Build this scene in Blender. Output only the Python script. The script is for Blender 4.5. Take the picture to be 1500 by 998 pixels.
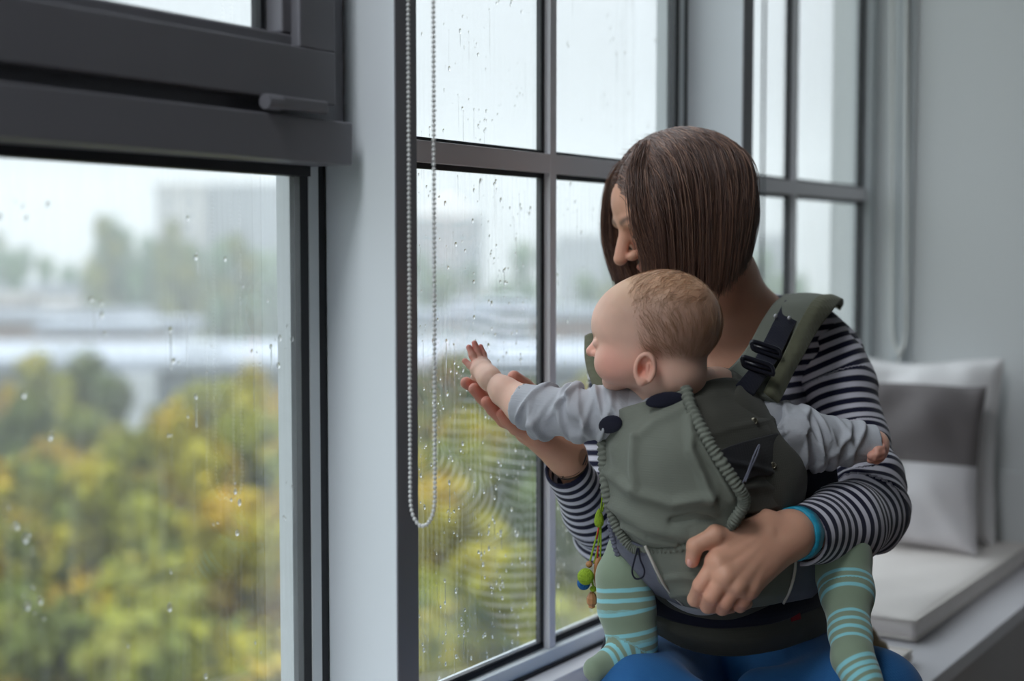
import bpy, bmesh, math, random
import numpy as np
from mathutils import Matrix, Vector

for o in list(bpy.data.objects): bpy.data.objects.remove(o)
scene = bpy.context.scene
COL = scene.collection
random.seed(7); RNG = np.random.default_rng(7)

# ------------------------------------------------------------------ camera
# World: X runs along the window wall, the glass is the plane Y=0, the room is Y<0, floor Z=0.
FPX = 2083.0                       # focal length in pixels of the 1500 px wide frame
PITCH = math.atan((499-370)/FPX)
DIST, EYE = 1.25, 1.22             # camera distance from the glass, eye height
_n = math.hypot(1, .6625); FC, FS = 1/_n, .6625/_n
RIGHT = np.array([FS, -FC, 0.]); FWD = np.array([FC, FS, 0.]); UP = np.array([0, 0, 1.])
CAM = np.array([0., -DIST, EYE])
cam_d = bpy.data.cameras.new('camera'); cam = bpy.data.objects.new('camera', cam_d); COL.objects.link(cam)
cam_d.sensor_width = 36; cam_d.lens = FPX/1500*36
fw = FWD*math.cos(PITCH) - UP*math.sin(PITCH); upv = UP*math.cos(PITCH) + FWD*math.sin(PITCH)
cam.matrix_world = Matrix(((RIGHT[0], upv[0], -fw[0], CAM[0]), (RIGHT[1], upv[1], -fw[1], CAM[1]), (RIGHT[2], upv[2], -fw[2], CAM[2]), (0, 0, 0, 1)))
cam_d.dof.use_dof = True; cam_d.dof.focus_distance = 2.02; cam_d.dof.aperture_fstop = 2.0
cam_d.clip_end = 2000; cam_d.clip_start = .05
scene.camera = cam

# ------------------------------------------------------------------ world: overcast sky (brighter towards the zenith, as overcast skies are)
world = bpy.data.worlds.new('World'); scene.world = world; world.use_nodes = True
nt = world.node_tree; nt.nodes.clear()
wo = nt.nodes.new('ShaderNodeOutputWorld'); bg = nt.nodes.new('ShaderNodeBackground')
tc = nt.nodes.new('ShaderNodeTexCoord'); sx = nt.nodes.new('ShaderNodeSeparateXYZ')
nt.links.new(tc.outputs['Generated'], sx.inputs[0])
mx = nt.nodes.new('ShaderNodeMath'); mx.operation = 'MAXIMUM'; mx.inputs[1].default_value = 0
nt.links.new(sx.outputs['Z'], mx.inputs[0])
pw = nt.nodes.new('ShaderNodeMath'); pw.operation = 'POWER'; pw.inputs[1].default_value = 1.35; nt.links.new(mx.outputs[0], pw.inputs[0])
ml = nt.nodes.new('ShaderNodeMath'); ml.operation = 'MULTIPLY_ADD'; ml.inputs[1].default_value = 2.7; ml.inputs[2].default_value = .41
nt.links.new(pw.outputs[0], ml.inputs[0]); nt.links.new(ml.outputs[0], bg.inputs['Strength'])
bg.inputs['Color'].default_value = (.86, .945, 1.0, 1)
nt.links.new(bg.outputs[0], wo.inputs[0])

vs = scene.view_settings
vs.view_transform = 'Standard'; vs.look = 'None'; vs.gamma = 1; vs.use_curve_mapping = False; vs.exposure = 0.66
cy = scene.cycles
cy.use_denoising = True; cy.max_bounces = 10; cy.diffuse_bounces = 5; cy.transparent_max_bounces = 24; cy.volume_bounces = 2
cy.caustics_reflective = False; cy.caustics_refractive = False; cy.sample_clamp_indirect = 4

# ------------------------------------------------------------------ helpers
def ray(u, v):
    x = (u-750)/FPX; y = -(v-499)/FPX
    f = math.cos(PITCH)+y*math.sin(PITCH); z = -math.sin(PITCH)+y*math.cos(PITCH)
    return (x*RIGHT+f*FWD+z*UP)/f
def P(u, v, d): return CAM+ray(u, v)*d           # a place seen at pixel (u,v), d metres ahead of the camera
def pix(V):
    q = np.asarray(V, float)-CAM; a = q@RIGHT; b = q@FWD; z = q[..., 2]
    f = b*math.cos(PITCH)-z*math.sin(PITCH); y = b*math.sin(PITCH)+z*math.cos(PITCH)
    return 750+FPX*a/f, 499-FPX*y/f
def lin(r, g, b):
    f = lambda c: (c/255/12.92 if c/255 <= .04045 else ((c/255+.055)/1.055)**2.4)
    return (f(r), f(g), f(b))

class NT:
    def __init__(s, m): s.t = m.node_tree
    def n(s, typ, **kw):
        nd = s.t.nodes.new(typ)
        for k, v in kw.items():
            if k.startswith('i_'):
                key = k[2:]; key = int(key) if key.isdigit() else key.replace('_', ' ')
                if isinstance(v, tuple) and len(v) == 2 and hasattr(v[0], 'outputs'): s.t.links.new(v[0].outputs[v[1]], nd.inputs[key])
                elif hasattr(v, 'outputs'): s.t.links.new(v.outputs[0], nd.inputs[key])
                else: nd.inputs[key].default_value = v
            else: setattr(nd, k, v)
        return nd
    def mix(s, fac, a, b):
        nd = s.n('ShaderNodeMix', data_type='RGBA')
        for key, v in ((0, fac), (6, a), (7, b)):
            if hasattr(v, 'outputs'): s.t.links.new(v.outputs[0], nd.inputs[key])
            elif isinstance(v, tuple) and hasattr(v[0], 'outputs'): s.t.links.new(v[0].outputs[v[1]], nd.inputs[key])
            else: nd.inputs[key].default_value = (*v, 1) if isinstance(v, tuple) and len(v) == 3 else v
        class W:  # expose the colour output as outputs[0]
            outputs = [nd.outputs[2]]
        return W()
    def math(s, op, a, b=0., c=0.):
        nd = s.n('ShaderNodeMath', operation=op)
        for i, v in enumerate((a, b, c)):
            if hasattr(v, 'outputs'): s.t.links.new(v.outputs[0], nd.inputs[i])
            elif isinstance(v, tuple): s.t.links.new(v[0].outputs[v[1]], nd.inputs[i])
            else: nd.inputs[i].default_value = v
        return nd
def newmat(name):
    m = bpy.data.materials.new(name); m.use_nodes = True; m.node_tree.nodes.clear(); return m, NT(m)
def finish(N, col, rough=.6, metal=0., bump=None, bstr=.3, bdist=.002, sss=0., sheen=0., spec=.5):
    b = N.n('ShaderNodeBsdfPrincipled'); o = N.n('ShaderNodeOutputMaterial'); N.t.links.new(b.outputs[0], o.inputs[0])
    if isinstance(col, tuple) and len(col) == 3: b.inputs['Base Color'].default_value = (*col, 1)
    elif isinstance(col, tuple): N.t.links.new(col[0].outputs[col[1]], b.inputs['Base Color'])
    else: N.t.links.new(col.outputs[0], b.inputs['Base Color'])
    if hasattr(rough, 'outputs'): N.t.links.new(rough.outputs[0], b.inputs['Roughness'])
    else: b.inputs['Roughness'].default_value = rough
    b.inputs['Metallic'].default_value = metal; b.inputs['Specular IOR Level'].default_value = spec
    if sss: b.inputs['Subsurface Weight'].default_value = sss; b.inputs['Subsurface Radius'].default_value = (1, .35, .2); b.inputs['Subsurface Scale'].default_value = .006
    if sheen: b.inputs['Sheen Weight'].default_value = sheen
    if bump is not None:
        bm = N.n('ShaderNodeBump'); bm.inputs['Strength'].default_value = bstr; bm.inputs['Distance'].default_value = bdist
        N.t.links.new(bump.outputs[0], bm.inputs['Height']); N.t.links.new(bm.outputs[0], b.inputs['Normal'])
    return b
def surf(name, c1, c2=None, scale=20, rough=.6, metal=0., bscale=None, bstr=.2, bdist=.001, stretch=(1, 1, 1), sheen=0., spec=.5, sss=0.):
    """a plain surface: two tones mottled by noise, fine noise relief"""
    m, N = newmat(name); c2 = c2 or tuple(x*.88 for x in c1)
    t = N.n('ShaderNodeTexCoord'); mp = N.n('ShaderNodeMapping', i_Vector=(t, 'Object'), i_Scale=stretch)
    nz = N.n('ShaderNodeTexNoise', i_Vector=mp, i_Scale=scale, i_Detail=4.)
    c = N.mix(nz, c1, c2); b = None
    if bscale: b = N.n('ShaderNodeTexNoise', i_Vector=mp, i_Scale=bscale, i_Detail=3.)
    finish(N, c, rough, metal, b, bstr, bdist, sheen=sheen, spec=spec, sss=sss); return m
def weave(name, c1, c2, scale=900, rough=.85, bstr=.25, mott=12, sheen=.1):
    """woven cloth: crossing thread waves plus a slow mottle"""
    m, N = newmat(name); t = N.n('ShaderNodeTexCoord')
    w1 = N.n('ShaderNodeTexWave', i_Vector=(t, 'Object'), i_Scale=scale/10, i_Distortion=1.5, bands_direction='Z')
    w2 = N.n('ShaderNodeTexWave', i_Vector=(t, 'Object'), i_Scale=scale/10, i_Distortion=1.5, bands_direction='X')
    h = N.math('MULTIPLY', (w1, 'Fac'), (w2, 'Fac'))
    nz = N.n('ShaderNodeTexNoise', i_Vector=(t, 'Object'), i_Scale=mott, i_Detail=5.)
    c = N.mix(nz, c1, c2); finish(N, c, rough, 0, h, bstr, .0006, sheen=sheen, spec=.25); return m

def link(o, parent=None):
    COL.objects.link(o)
    if parent is not None:
        o.parent = parent
        m = Matrix.Translation(parent.location); q = parent.parent
        while q is not None and q.type == 'EMPTY': q = q.parent
        o.matrix_parent_inverse = m.inverted() if parent.type == 'EMPTY' else Matrix.Identity(4)
    return o
def tag(o, label=None, cat=None, group=None, kind=None):
    if label: o['label'] = label
    if cat: o['category'] = cat
    if group: o['group'] = group
    if kind: o['kind'] = kind
    return o
def thing(name, loc, label, cat, group=None, kind=None):
    o = bpy.data.objects.new(name, None); o.empty_display_size = .1; o.location = Vector([float(x) for x in loc]); COL.objects.link(o)
    return tag(o, label, cat, group, kind)
def mesh_np(name, V, F, smooth=True, attrs=None):
    V = np.asarray(V, np.float32); me = bpy.data.meshes.new(name)
    if isinstance(F, np.ndarray):
        k = F.shape[1]; me.vertices.add(len(V)); me.vertices.foreach_set('co', V.ravel())
        me.loops.add(F.size); me.loops.foreach_set('vertex_index', F.astype(np.int32).ravel())
        me.polygons.add(len(F)); me.polygons.foreach_set('loop_start', np.arange(0, F.size, k, dtype=np.int32))
        try: me.polygons.foreach_set('loop_total', np.full(len(F), k, dtype=np.int32))
        except Exception: pass
        me.update(calc_edges=True); me.validate()
    else:
        me.from_pydata([tuple(map(float, v)) for v in V], [], F); me.update()
    if smooth: me.polygons.foreach_set('use_smooth', np.ones(len(me.polygons), bool))
    for k, a in (attrs or {}).items():
        a = np.asarray(a, np.float32)
        if a.ndim == 1: at = me.attributes.new(k, 'FLOAT', 'POINT'); at.data.foreach_set('value', a)
        else:
            at = me.attributes.new(k, 'FLOAT_COLOR', 'POINT'); at.data.foreach_set('color', np.c_[a, np.ones(len(a), np.float32)].astype(np.float32).ravel())
    return me
def mk(name, V, F, mat, parent=None, smooth=True, attrs=None):
    me = mesh_np(name, V, F, smooth, attrs); me.materials.append(mat)
    return link(bpy.data.objects.new(name, me), parent)

class MB:
    """collects boxes, tubes and lathes into one mesh"""
    def __init__(s): s.V = []; s.F = []
    def add(s, V, F):
        k = len(s.V); s.V += [tuple(map(float, v)) for v in V]; s.F += [tuple(i+k for i in f) for f in F]; return s
    def box(s, x0, x1, y0, y1, z0, z1, bev=0.):
        if bev <= 0:
            V = [(x, y, z) for x in (x0, x1) for y in (y0, y1) for z in (z0, z1)]
            return s.add(V, [(0, 1, 3, 2), (4, 6, 7, 5), (0, 4, 5, 1), (2, 3, 7, 6), (0, 2, 6, 4), (1, 5, 7, 3)])
        bm = bmesh.new(); bmesh.ops.create_cube(bm, size=1)
        for v in bm.verts: v.co = Vector(((x0+x1)/2+v.co.x*(x1-x0), (y0+y1)/2+v.co.y*(y1-y0), (z0+z1)/2+v.co.z*(z1-z0)))
        bmesh.ops.bevel(bm, geom=bm.edges[:], offset=bev, segments=2, affect='EDGES', profile=.5)
        bm.verts.index_update(); s.add([v.co for v in bm.verts], [[v.index for v in f.verts] for f in bm.faces]); bm.free(); return s
    def tube(s, pts, r, n=8, cap=True, closed=False):
        pts = [np.asarray(p, float) for p in pts]; m = len(pts)
        rr = list(r) if hasattr(r, '__len__') else [r]*m
        up = np.array([.123, .3, .95]); V = []; prev = None
        for i in range(m):
            a = pts[(i-1) % m] if (closed or i > 0) else pts[i]; b = pts[(i+1) % m] if (closed or i < m-1) else pts[i]
            t = b-a; t /= (np.linalg.norm(t)+1e-12)
            x = (prev if prev is not None else np.cross(up, t)); x = x-t*(x@t)
            if np.linalg.norm(x) < 1e-6: x = np.cross([1, 0, 0], t)
            x /= np.linalg.norm(x); prev = x; y = np.cross(t, x)
            for k in range(n):
                an = 2*math.pi*k/n; V.append(pts[i]+rr[i]*(math.cos(an)*x+math.sin(an)*y))
        F = []
        for i in range(m if closed else m-1):
            j = (i+1) % m
            for k in range(n): F.append((i*n+k, i*n+(k+1) % n, j*n+(k+1) % n, j*n+k))
        if cap and not closed: F += [tuple(range(n-1, -1, -1)), tuple((m-1)*n+k for k in range(n))]
        return s.add(V, F)
    def ball(s, c, r, seg=8, ring=6, sc=(1, 1, 1), M=None):
        V = [(0, 0, 1)]
        for i in range(1, ring):
            th = math.pi*i/ring
            V += [(math.sin(th)*math.cos(2*math.pi*k/seg), math.sin(th)*math.sin(2*math.pi*k/seg), math.cos(th)) for k in range(seg)]
        V.append((0, 0, -1)); n = len(V)-1
        F = [(0, 1+k, 1+(k+1) % seg) for k in range(seg)]
        for i in range(ring-2):
            for k in range(seg):
                a = 1+i*seg; F.append((a+k, a+seg+k, a+seg+(k+1) % seg, a+(k+1) % seg))
        a = 1+(ring-2)*seg; F += [(n, a+(k+1) % seg, a+k) for k in range(seg)]
        A = np.array(V)*np.array(sc)*r
        if M is not None: A = A@np.array(M)
        return s.add(A+np.asarray(c), F)
    def build(s, name, mat, parent=None, smooth=False):
        return mk(name, s.V, s.F, mat, parent, smooth)
def cr(pts, n):
    """Catmull-Rom through pts (m,k) -> n samples"""
    p = np.asarray(pts, float); m = len(p); q = np.vstack([2*p[0]-p[1], p, 2*p[-1]-p[-2]])
    t = np.linspace(0, m-1-1e-9, n); i = t.astype(int); f = (t-i)[:, None]
    a, b, c, d = q[i], q[i+1], q[i+2], q[i+3]
    return .5*((2*b)+(c-a)*f+(2*a-5*b+4*c-d)*f**2+(3*b-a-3*c+d)*f**3)
def structure(o, label, kind='structure'): o['kind'] = kind; o['label'] = label; return o

# ------------------------------------------------------------------ materials of the room
M = {}
M['alu'] = surf('light_grey_aluminium', lin(234, 240, 245), lin(228, 234, 239), 6, .38, 0., 300, .05)
M['bar'] = surf('white_glazing_bar', lin(240, 238, 242), lin(232, 230, 235), 6, .35, 0., 300, .05)
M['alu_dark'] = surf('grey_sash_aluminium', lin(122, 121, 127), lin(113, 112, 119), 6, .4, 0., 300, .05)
M['gasket'] = surf('black_rubber_gasket', lin(18, 20, 26), lin(26, 28, 33), 40, .6)
M['whiteframe'] = surf('white_outer_frame', lin(214, 219, 221), lin(204, 210, 213), 8, .45)
M['wall'] = surf('grey_white_wall', lin(226, 229, 229), lin(218, 221, 222), 2.5, .85, 0., 160, .25, .002, (1, 1, .35))
M['wall_in'] = surf('room_wall_paint', lin(92, 91, 92), lin(84, 83, 84), 2, .9)
M['floor'] = surf('brown_wood_floor', lin(96, 74, 56), lin(70, 52, 40), 5, .5, 0., 60, .2, .002, (.3, 4, 1))
M['benchwhite'] = surf('white_bench_lacquer', lin(214, 212, 216), lin(204, 202, 207), 4, .32)
M['benchfront'] = surf('taupe_bench_front', lin(178, 174, 174), lin(166, 162, 163), 5, .55)
M['chain'] = surf('white_plastic_beads', lin(222, 222, 220), lin(205, 206, 206), 60, .35)
M['chain_grey'] = surf('grey_metal_beads', lin(120, 126, 130), lin(90, 96, 100), 60, .35, .4)
M['cord'] = surf('white_cord', lin(232, 232, 228), lin(215, 216, 213), 90, .7)

def glass_mat(name, film, streak, r0=.10, tint=(.985, .99, .99)):
    """thin pane: transparent with Fresnel reflection, and a wet misted film in vertical runs"""
    m, N = newmat(name); t = N.n('ShaderNodeTexCoord')
    lw = N.n('ShaderNodeLayerWeight', i_Blend=.5); fr = N.math('MULTIPLY_ADD', N.math('POWER', (lw, 'Facing'), 5.), 1-r0, r0)
    tr = N.n('ShaderNodeBsdfTransparent', i_Color=(*tint, 1)); gl = N.n('ShaderNodeBsdfGlossy', i_Roughness=.0, i_Color=(1, 1, 1, 1))
    mp = N.n('ShaderNodeMapping', i_Vector=(t, 'Object'), i_Scale=(150, 1, 5.))
    nz = N.n('ShaderNodeTexNoise', i_Vector=mp, i_Scale=1., i_Detail=3., i_Roughness=.6)
    n2 = N.n('ShaderNodeTexNoise', i_Vector=(t, 'Object'), i_Scale=3.5, i_Detail=2.)
    r1 = N.n('ShaderNodeMapRange', i_Value=nz, i_From_Min=.45, i_From_Max=.75, i_To_Min=film, i_To_Max=film+streak)
    f2 = N.math('MULTIPLY', r1, N.math('MULTIPLY_ADD', n2, .8, .6))
    tl = N.n('ShaderNodeBsdfTranslucent', i_Color=(.9, .93, .94, 1))
    m1 = N.n('ShaderNodeMixShader', i_0=f2, i_1=tr, i_2=tl)
    m2 = N.n('ShaderNodeMixShader', i_0=fr, i_1=m1, i_2=gl)
    o = N.n('ShaderNodeOutputMaterial'); N.t.links.new(m2.outputs[0], o.inputs[0]); return m
M['glass_low'] = glass_mat('rain_wet_pane', .022, .11)
M['glass_left'] = glass_mat('rain_wet_near_pane', .022, .06)
M['glass_up'] = glass_mat('upper_pane', .01, .03)
m, N = newmat('water_drop')
g = N.n('ShaderNodeBsdfGlass', i_IOR=1.33, i_Roughness=.0); o = N.n('ShaderNodeOutputMaterial'); N.t.links.new(g.outputs[0], o.inputs[0]); M['drop'] = m

# ------------------------------------------------------------------ window wall
# s = X along the wall, t = distance into the room = -Y
def tb(mb, s0, s1, t0, t1, z0, z1, bev=0.): return mb.box(s0, s1, -t1, -t0, z0, z1, bev)
ZT, ZB = 3.4, .0                       # ceiling, floor
GLZ0 = .568                             # bottom of the glass
MULL = [-.675, .37, 1.435, 2.492]   # left faces of the box mullions
END = 3.5
for i, s0 in enumerate(MULL):
    mb = MB(); tb(mb, s0, s0+.045, .004, .12, .48, ZT, .002)
    root = structure(mb.build('trim_%d' % (i+1), M['alu']), ['aluminium box mullion left of the near window, out of frame', 'aluminium box mullion at the left side of the near window, out of frame', 'wide pale box mullion beside the bead chain, left of the mother', 'wide pale box mullion rising behind the mother\'s head'][i])
    mb = MB(); tb(mb, s0+.0005, s0+.0445, .1195, .122, .48, ZT, .0008); mb.build('shade_strip', M['alu_dark'], root)  # darker strip stands in for the shade on the room-facing side
    mb = MB(); tb(mb, s0-.05, s0+.095, -.037, -.014, .48, ZT); mb.build('outer_cap', M['whiteframe'], root)
    for a, b in ((s0-.016, s0-.001), (s0-.05, s0-.035), (s0+.046, s0+.061), (s0+.08, s0+.095)):
        mb = MB(); tb(mb, a, b, -.006, .0045, GLZ0-.03, ZT); mb.build('gasket', M['gasket'], root)
    for a, b in ((s0-.035, s0-.016), (s0+.061, s0+.08)):
        mb = MB(); tb(mb, a, b, -.012, .0062, GLZ0-.03, ZT, .001); mb.build('glazing_bead', M['whiteframe'], root)
TR0, TR1 = 1.349, 1.380
def raindrops(parent, s0, s1, z0, z1, n, rmin, rmax, seed):
    rg = np.random.default_rng(seed); mb = MB()
    for k in range(n):
        s = rg.uniform(s0+.02, s1-.02); z = rg.uniform(z0+.01, z1-.01)
        if rg.random() < .45 and k: s = last[0]+rg.normal(0, .012); z = last[1]+rg.normal(0, .02)
        if not (s0+.01 < s < s1-.01 and z0+.01 < z < z1-.01): continue
        last = (s, z); r = rmin+(rmax-rmin)*rg.random()**2.5
        mb.ball((s, .0045, z), r, 7, 5, (1, .45, 1.15+.5*rg.random()))
        if rg.random() < .12:                     # a short run of water below the drop
            L = rg.uniform(.02, .07); mb.ball((s+rg.normal(0, .001), .004, z-L*.5), r*.45, 6, 5, (1, .4, L/r*1.1))
    o = mb.build('raindrops', M['drop'], parent, True); o['kind'] = 'stuff'; o['label'] = 'raindrops clinging to the outside of the pane'
WDESC = {1: 'near window with a dark opening sash above a blurred fixed pane', 2: 'window behind the baby\'s hand with reflections of the striped shirt', 3: 'far window between the mother\'s head and the end wall', 4: 'window further left out of frame', 5: 'unseen window behind the viewer, added to bring in side light'}
def window(idx, s0, s1, kind):
    root = bpy.data.objects.new('window_%d' % idx, None); root.location = (s0, 0, GLZ0); COL.objects.link(root); structure(root, WDESC[idx])
    g0, g1 = s0+.02, s1-.02
    def gask(a, b, z0, z1, vert):
        mb = MB(); tb(mb, a, b, -.005, .005, z0, z1); mb.build('gasket', M['gasket'], root)
    # bottom rail: white outer lip, grey rail and black gasket
    mb = MB(); tb(mb, s0-.05, s1+.05, -.024, -.006, .47, GLZ0-.001); mb.build('outer_sill', M['whiteframe'], root)
    mb = MB(); tb(mb, g0-.03, g1+.03, .0, .022, .48, GLZ0-.006, .002); mb.build('bottom_rail', M['alu'], root)
    gask(g0-.02, g1+.02, GLZ0-.006, GLZ0+.002, 0)
    mb = MB(); tb(mb, g0-.03, g1+.03, .022, .028, .48, .540, .001); mb.build('bottom_gasket', M['gasket'], root)
    if kind == 'sash':
        mb = MB(); tb(mb, g0, g1, -.004, .004, GLZ0, 1.335); p = mb.build('pane', M['glass_left'], root)
        raindrops(root, g0, g1, .6, 1.30, 170, .0012, .0036, idx)
        mb = MB(); tb(mb, s0, s1-.028, -.02, .075, 1.331, 1.385, .0025); mb.build('transom_box', M['alu_dark'], root)
        mb = MB(); tb(mb, s0, s1-.04, -.01, .014, 1.318, 1.332); mb.build('gasket', M['gasket'], root)
        # fixed frame around the sash opening
        mb = MB(); tb(mb, s0, s1-.005, -.02, .04, 1.385, 1.412); tb(mb, s1-.075, s1-.005, -.02, .04, 1.412, ZT-.06); tb(mb, s0, s0+.07, -.02, .04, 1.412, ZT-.06); tb(mb, s0, s1-.005, -.02, .04, ZT-.06, ZT)
        mb.build('sash_frame', M['alu_dark'], root)
        a, b, z0, z1 = s0+.05, s1-.05, 1.405, ZT-.03
        mb = MB()
        tb(mb, a, b, .008, .066, z0, z0+.066, .002); tb(mb, a, b, .008, .066, z1-.066, z1, .002); tb(mb, a, a+.066, .008, .066, z0+.066, z1-.066, .002); tb(mb, b-.066, b, .008, .066, z0+.066, z1-.066, .002)
        sash = mb.build('opening_sash', M['alu_dark'], root)
        mb = MB(); A, Bb, Z0, Z1 = a+.06, b-.06, z0+.06, z1-.06
        tb(mb, A, Bb, .01, .052, Z0, Z0+.022, .003); tb(mb, A, Bb, .01, .052, Z1-.022, Z1, .003); tb(mb, A, A+.022, .01, .052, Z0+.022, Z1-.022, .003); tb(mb, Bb-.022, Bb, .01, .052, Z0+.022, Z1-.022, .003)
        mb.build('glazing_bead', M['alu_dark'], sash)
        mb = MB(); tb(mb, A+.01, Bb-.01, .016, .024, Z0+.01, Z1-.01); mb.build('sash_pane', M['glass_up'], sash)
        mb = MB(); tb(mb, Bb-.034, Bb-.027, .012, .028, Z0, Z1); tb(mb, A, Bb, .012, .028, Z0+.022, Z0+.027); mb.build('sash_gasket', M['gasket'], sash)
        mb = MB(); tb(mb, b-.13, b-.028, .0665, .079, z0-.014, z0+.002, .003); mb.tube([(b-.137, -.074, z0-.007), (b-.112, -.074, z0-.007)], .0095, 12)
        mb.build('hinge', M['alu_dark'], root, False)
    else:
        bar = (s0+s1)/2+.0 if kind != 'mid' else 1.975
        if kind == 'far': bar = 2.999
        b0, b1 = bar, bar+.019
        for (a, b) in ((g0, b0), (b1, g1)):
            for (z0, z1, gm, nd) in ((GLZ0, TR0, 'glass_low', 720), (TR1, ZT-.04, 'glass_up', 170)):
                mb = MB(); tb(mb, a-.006, b+.006, -.004, .004, z0-.006, z1+.006); mb.build('pane', M[gm], root)
                gask(a, b, z0, z0+.006, 0); gask(a, b, z1-.008, z1, 0); gask(b-.009, b, z0, z1, 1); gask(a, a+.004, z0, z1, 1)
                if kind == 'mid': raindrops(root, a, b-.01, z0, z1 if z1 < 2 else 1.75, nd if a < b0-.1 else nd//2, .0009, .0030, idx*10+int(a*10)+int(z0*3))
        mb = MB(); tb(mb, b0, b1, -.004, .0165, GLZ0-.03, ZT, .0008); mb.build('glazing_bar', M['bar'], root)
        mb = MB(); tb(mb, g0-.015, g1+.015, -.004, .016, TR0, TR1, .0008); mb.build('transom', M['bar'], root)
    return root
window(1, MULL[1]+.045, MULL[2], 'sash')
window(2, MULL[2]+.045, MULL[3], 'mid')
window(3, MULL[3]+.045, END-.02, 'far')
window(4, MULL[0]+.045, MULL[1], 'plain')

# room shell
def slab(name, x0, x1, y0, y1, z0, z1, mat, label, smooth=False):
    mb = MB(); mb.box(x0, x1, y0, y1, z0, z1); return structure(mb.build(name, mat), label)
slab('floor', -1.0, END+.12, -3.9, .09, -.08, 0, M['floor'], 'brown wooden floor of the room')
slab('ceiling', -1.0, END+.12, -3.9, .09, ZT, ZT+.1, M['wall_in'], 'plain ceiling of the room')
slab('wall_right', END, END+.12, -3.9, .09, 0, ZT, M['wall'], 'grey white end wall beyond the window seat')
slab('wall_back', -1.0, END+.12, -4.0, -3.9, 0, ZT, M['wall_in'], 'room wall opposite the windows, out of frame')
mb = MB(); mb.box(-1.1, -1.0, -3.9, .09, 0, .5); mb.box(-1.1, -1.0, -3.9, .09, 3.3, ZT); mb.box(-1.1, -1.0, -3.9, -1.5, .5, 3.3); mb.box(-1.1, -1.0, -.1, .09, .5, 3.3)
structure(mb.build('wall_left', M['wall_in']), 'near end wall, out of frame, with an added wide window')
root = bpy.data.objects.new('window_5', None); root.location = (-1.05, -1.5, .5); COL.objects.link(root); structure(root, WDESC[5])  # unseen window, added and sized for the side light it lets in
mb = MB(); mb.box(-1.055, -1.047, -1.46, -.14, .54, 3.26); mb.build('pane', M['glass_up'], root)
mb = MB(); mb.box(-1.08, -1.02, -1.5, -.1, .5, .54); mb.box(-1.08, -1.02, -1.5, -.1, 3.26, 3.3)
for y in (-1.5, -.8, -.14): mb.box(-1.08, -1.02, y, y+.04, .5, 3.3)
mb.build('frame', M['alu'], root)
slab('wall_window', -1.0, END+.12, -.02, .09, 0, .48, M['wall_in'], 'low wall under the windows')
mb = MB(); tb(mb, END-.035, END, -.02, .028, .48, ZT, .003); structure(mb.build('trim_6', M['whiteframe']), 'white window frame post against the end wall')
mb = MB(); tb(mb, END-.05, END-.035, -.006, .006, .48, ZT); structure(mb.build('trim_7', M['gasket']), 'black gasket line at the end of the far window')
for k, (a, b, pr) in enumerate(((.082, .090, .012), (.096, .112, .020), (.118, .126, .012))):
    mb = MB(); tb(mb, END-pr, END, a, b, .70, ZT, .002); structure(mb.build('trim_%d' % (8+k), M['whiteframe']), ['slim white vertical strip nearest the far window on the end wall', 'widest white vertical strip on the end wall behind the cord loop', 'slim white vertical strip on the room side of the cord loop'][k])
mb = MB(); tb(mb, END-.012, END, .03, 3.9, 0, .694, .002); structure(mb.build('baseboard_right', M['wall']), 'low panelling along the foot of the end wall')

# unseen glowing panel at the ceiling, added to fill light into the room
M['opal'], N = newmat('fill_glow'); e_ = N.n('ShaderNodeEmission', i_Color=(.93, .97, 1, 1), i_Strength=12.); o_ = N.n('ShaderNodeOutputMaterial'); N.t.links.new(e_.outputs[0], o_.inputs[0])
for k, (x, y) in enumerate(((-.35, -.42),)):
    L_ = thing('fill_panel', (x, y, ZT), ['unseen glowing panel at the ceiling, added as fill light'][k], 'fill light')
    mb = MB(); mb.box(x-.62, x+.62, y-.32, y-.3, ZT-.05, ZT); mb.box(x-.62, x+.62, y+.3, y+.32, ZT-.05, ZT); mb.box(x-.62, x-.6, y-.3, y+.3, ZT-.05, ZT); mb.box(x+.6, x+.62, y-.3, y+.3, ZT-.05, ZT); mb.build('frame', M['whiteframe'], L_)
    mb = MB(); mb.box(x-.6, x+.6, y-.3, y+.3, ZT-.04, ZT-.03); mb.build('glow_sheet', M['opal'], L_)

# ------------------------------------------------------------------ outside: wet autumn trees, low roofs, blocks of flats in rain haze
GZ = -21.0
mb = MB(); mb.box(-500, 900, -500, 900, GZ-.5, GZ); g = mb.build('ground', surf('wet_ground', lin(92, 96, 78), lin(70, 76, 62), .15, .8)); structure(g, 'wet ground far below the windows')
def leafmat(name, c1, c2, c3):
    m, N = newmat(name); oi = N.n('ShaderNodeObjectInfo'); gm = N.n('ShaderNodeNewGeometry')
    a = N.mix((gm, 'Random Per Island'), c1, c2); t = N.n('ShaderNodeTexCoord')
    nz = N.n('ShaderNodeTexNoise', i_Vector=(t, 'Object'), i_Scale=.45, i_Detail=2.); r = N.n('ShaderNodeMapRange', i_Value=nz, i_From_Min=.5, i_From_Max=.68)
    b = N.mix(r, a, c3); finish(N, b, .8, spec=.2); return m
LM = [leafmat('leaves_yellow_green', lin(146, 144, 50), lin(114, 120, 42), lin(170, 154, 48)),
      leafmat('leaves_dull_green', lin(112, 118, 52), lin(90, 102, 46), lin(138, 134, 50)),
      leafmat('leaves_amber', lin(170, 142, 48), lin(140, 124, 44), lin(182, 126, 46)),
      leafmat('leaves_mustard', lin(162, 152, 44), lin(136, 130, 40), lin(176, 138, 40)),
      leafmat('leaves_deep_green', lin(86, 98, 50), lin(70, 84, 46), lin(108, 114, 48)),
      leafmat('leaves_grey_green', lin(92, 120, 84), lin(80, 108, 78), lin(112, 134, 86))]
M['bark'] = surf('wet_bark', lin(66, 60, 52), lin(48, 44, 40), 3, .9)
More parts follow.
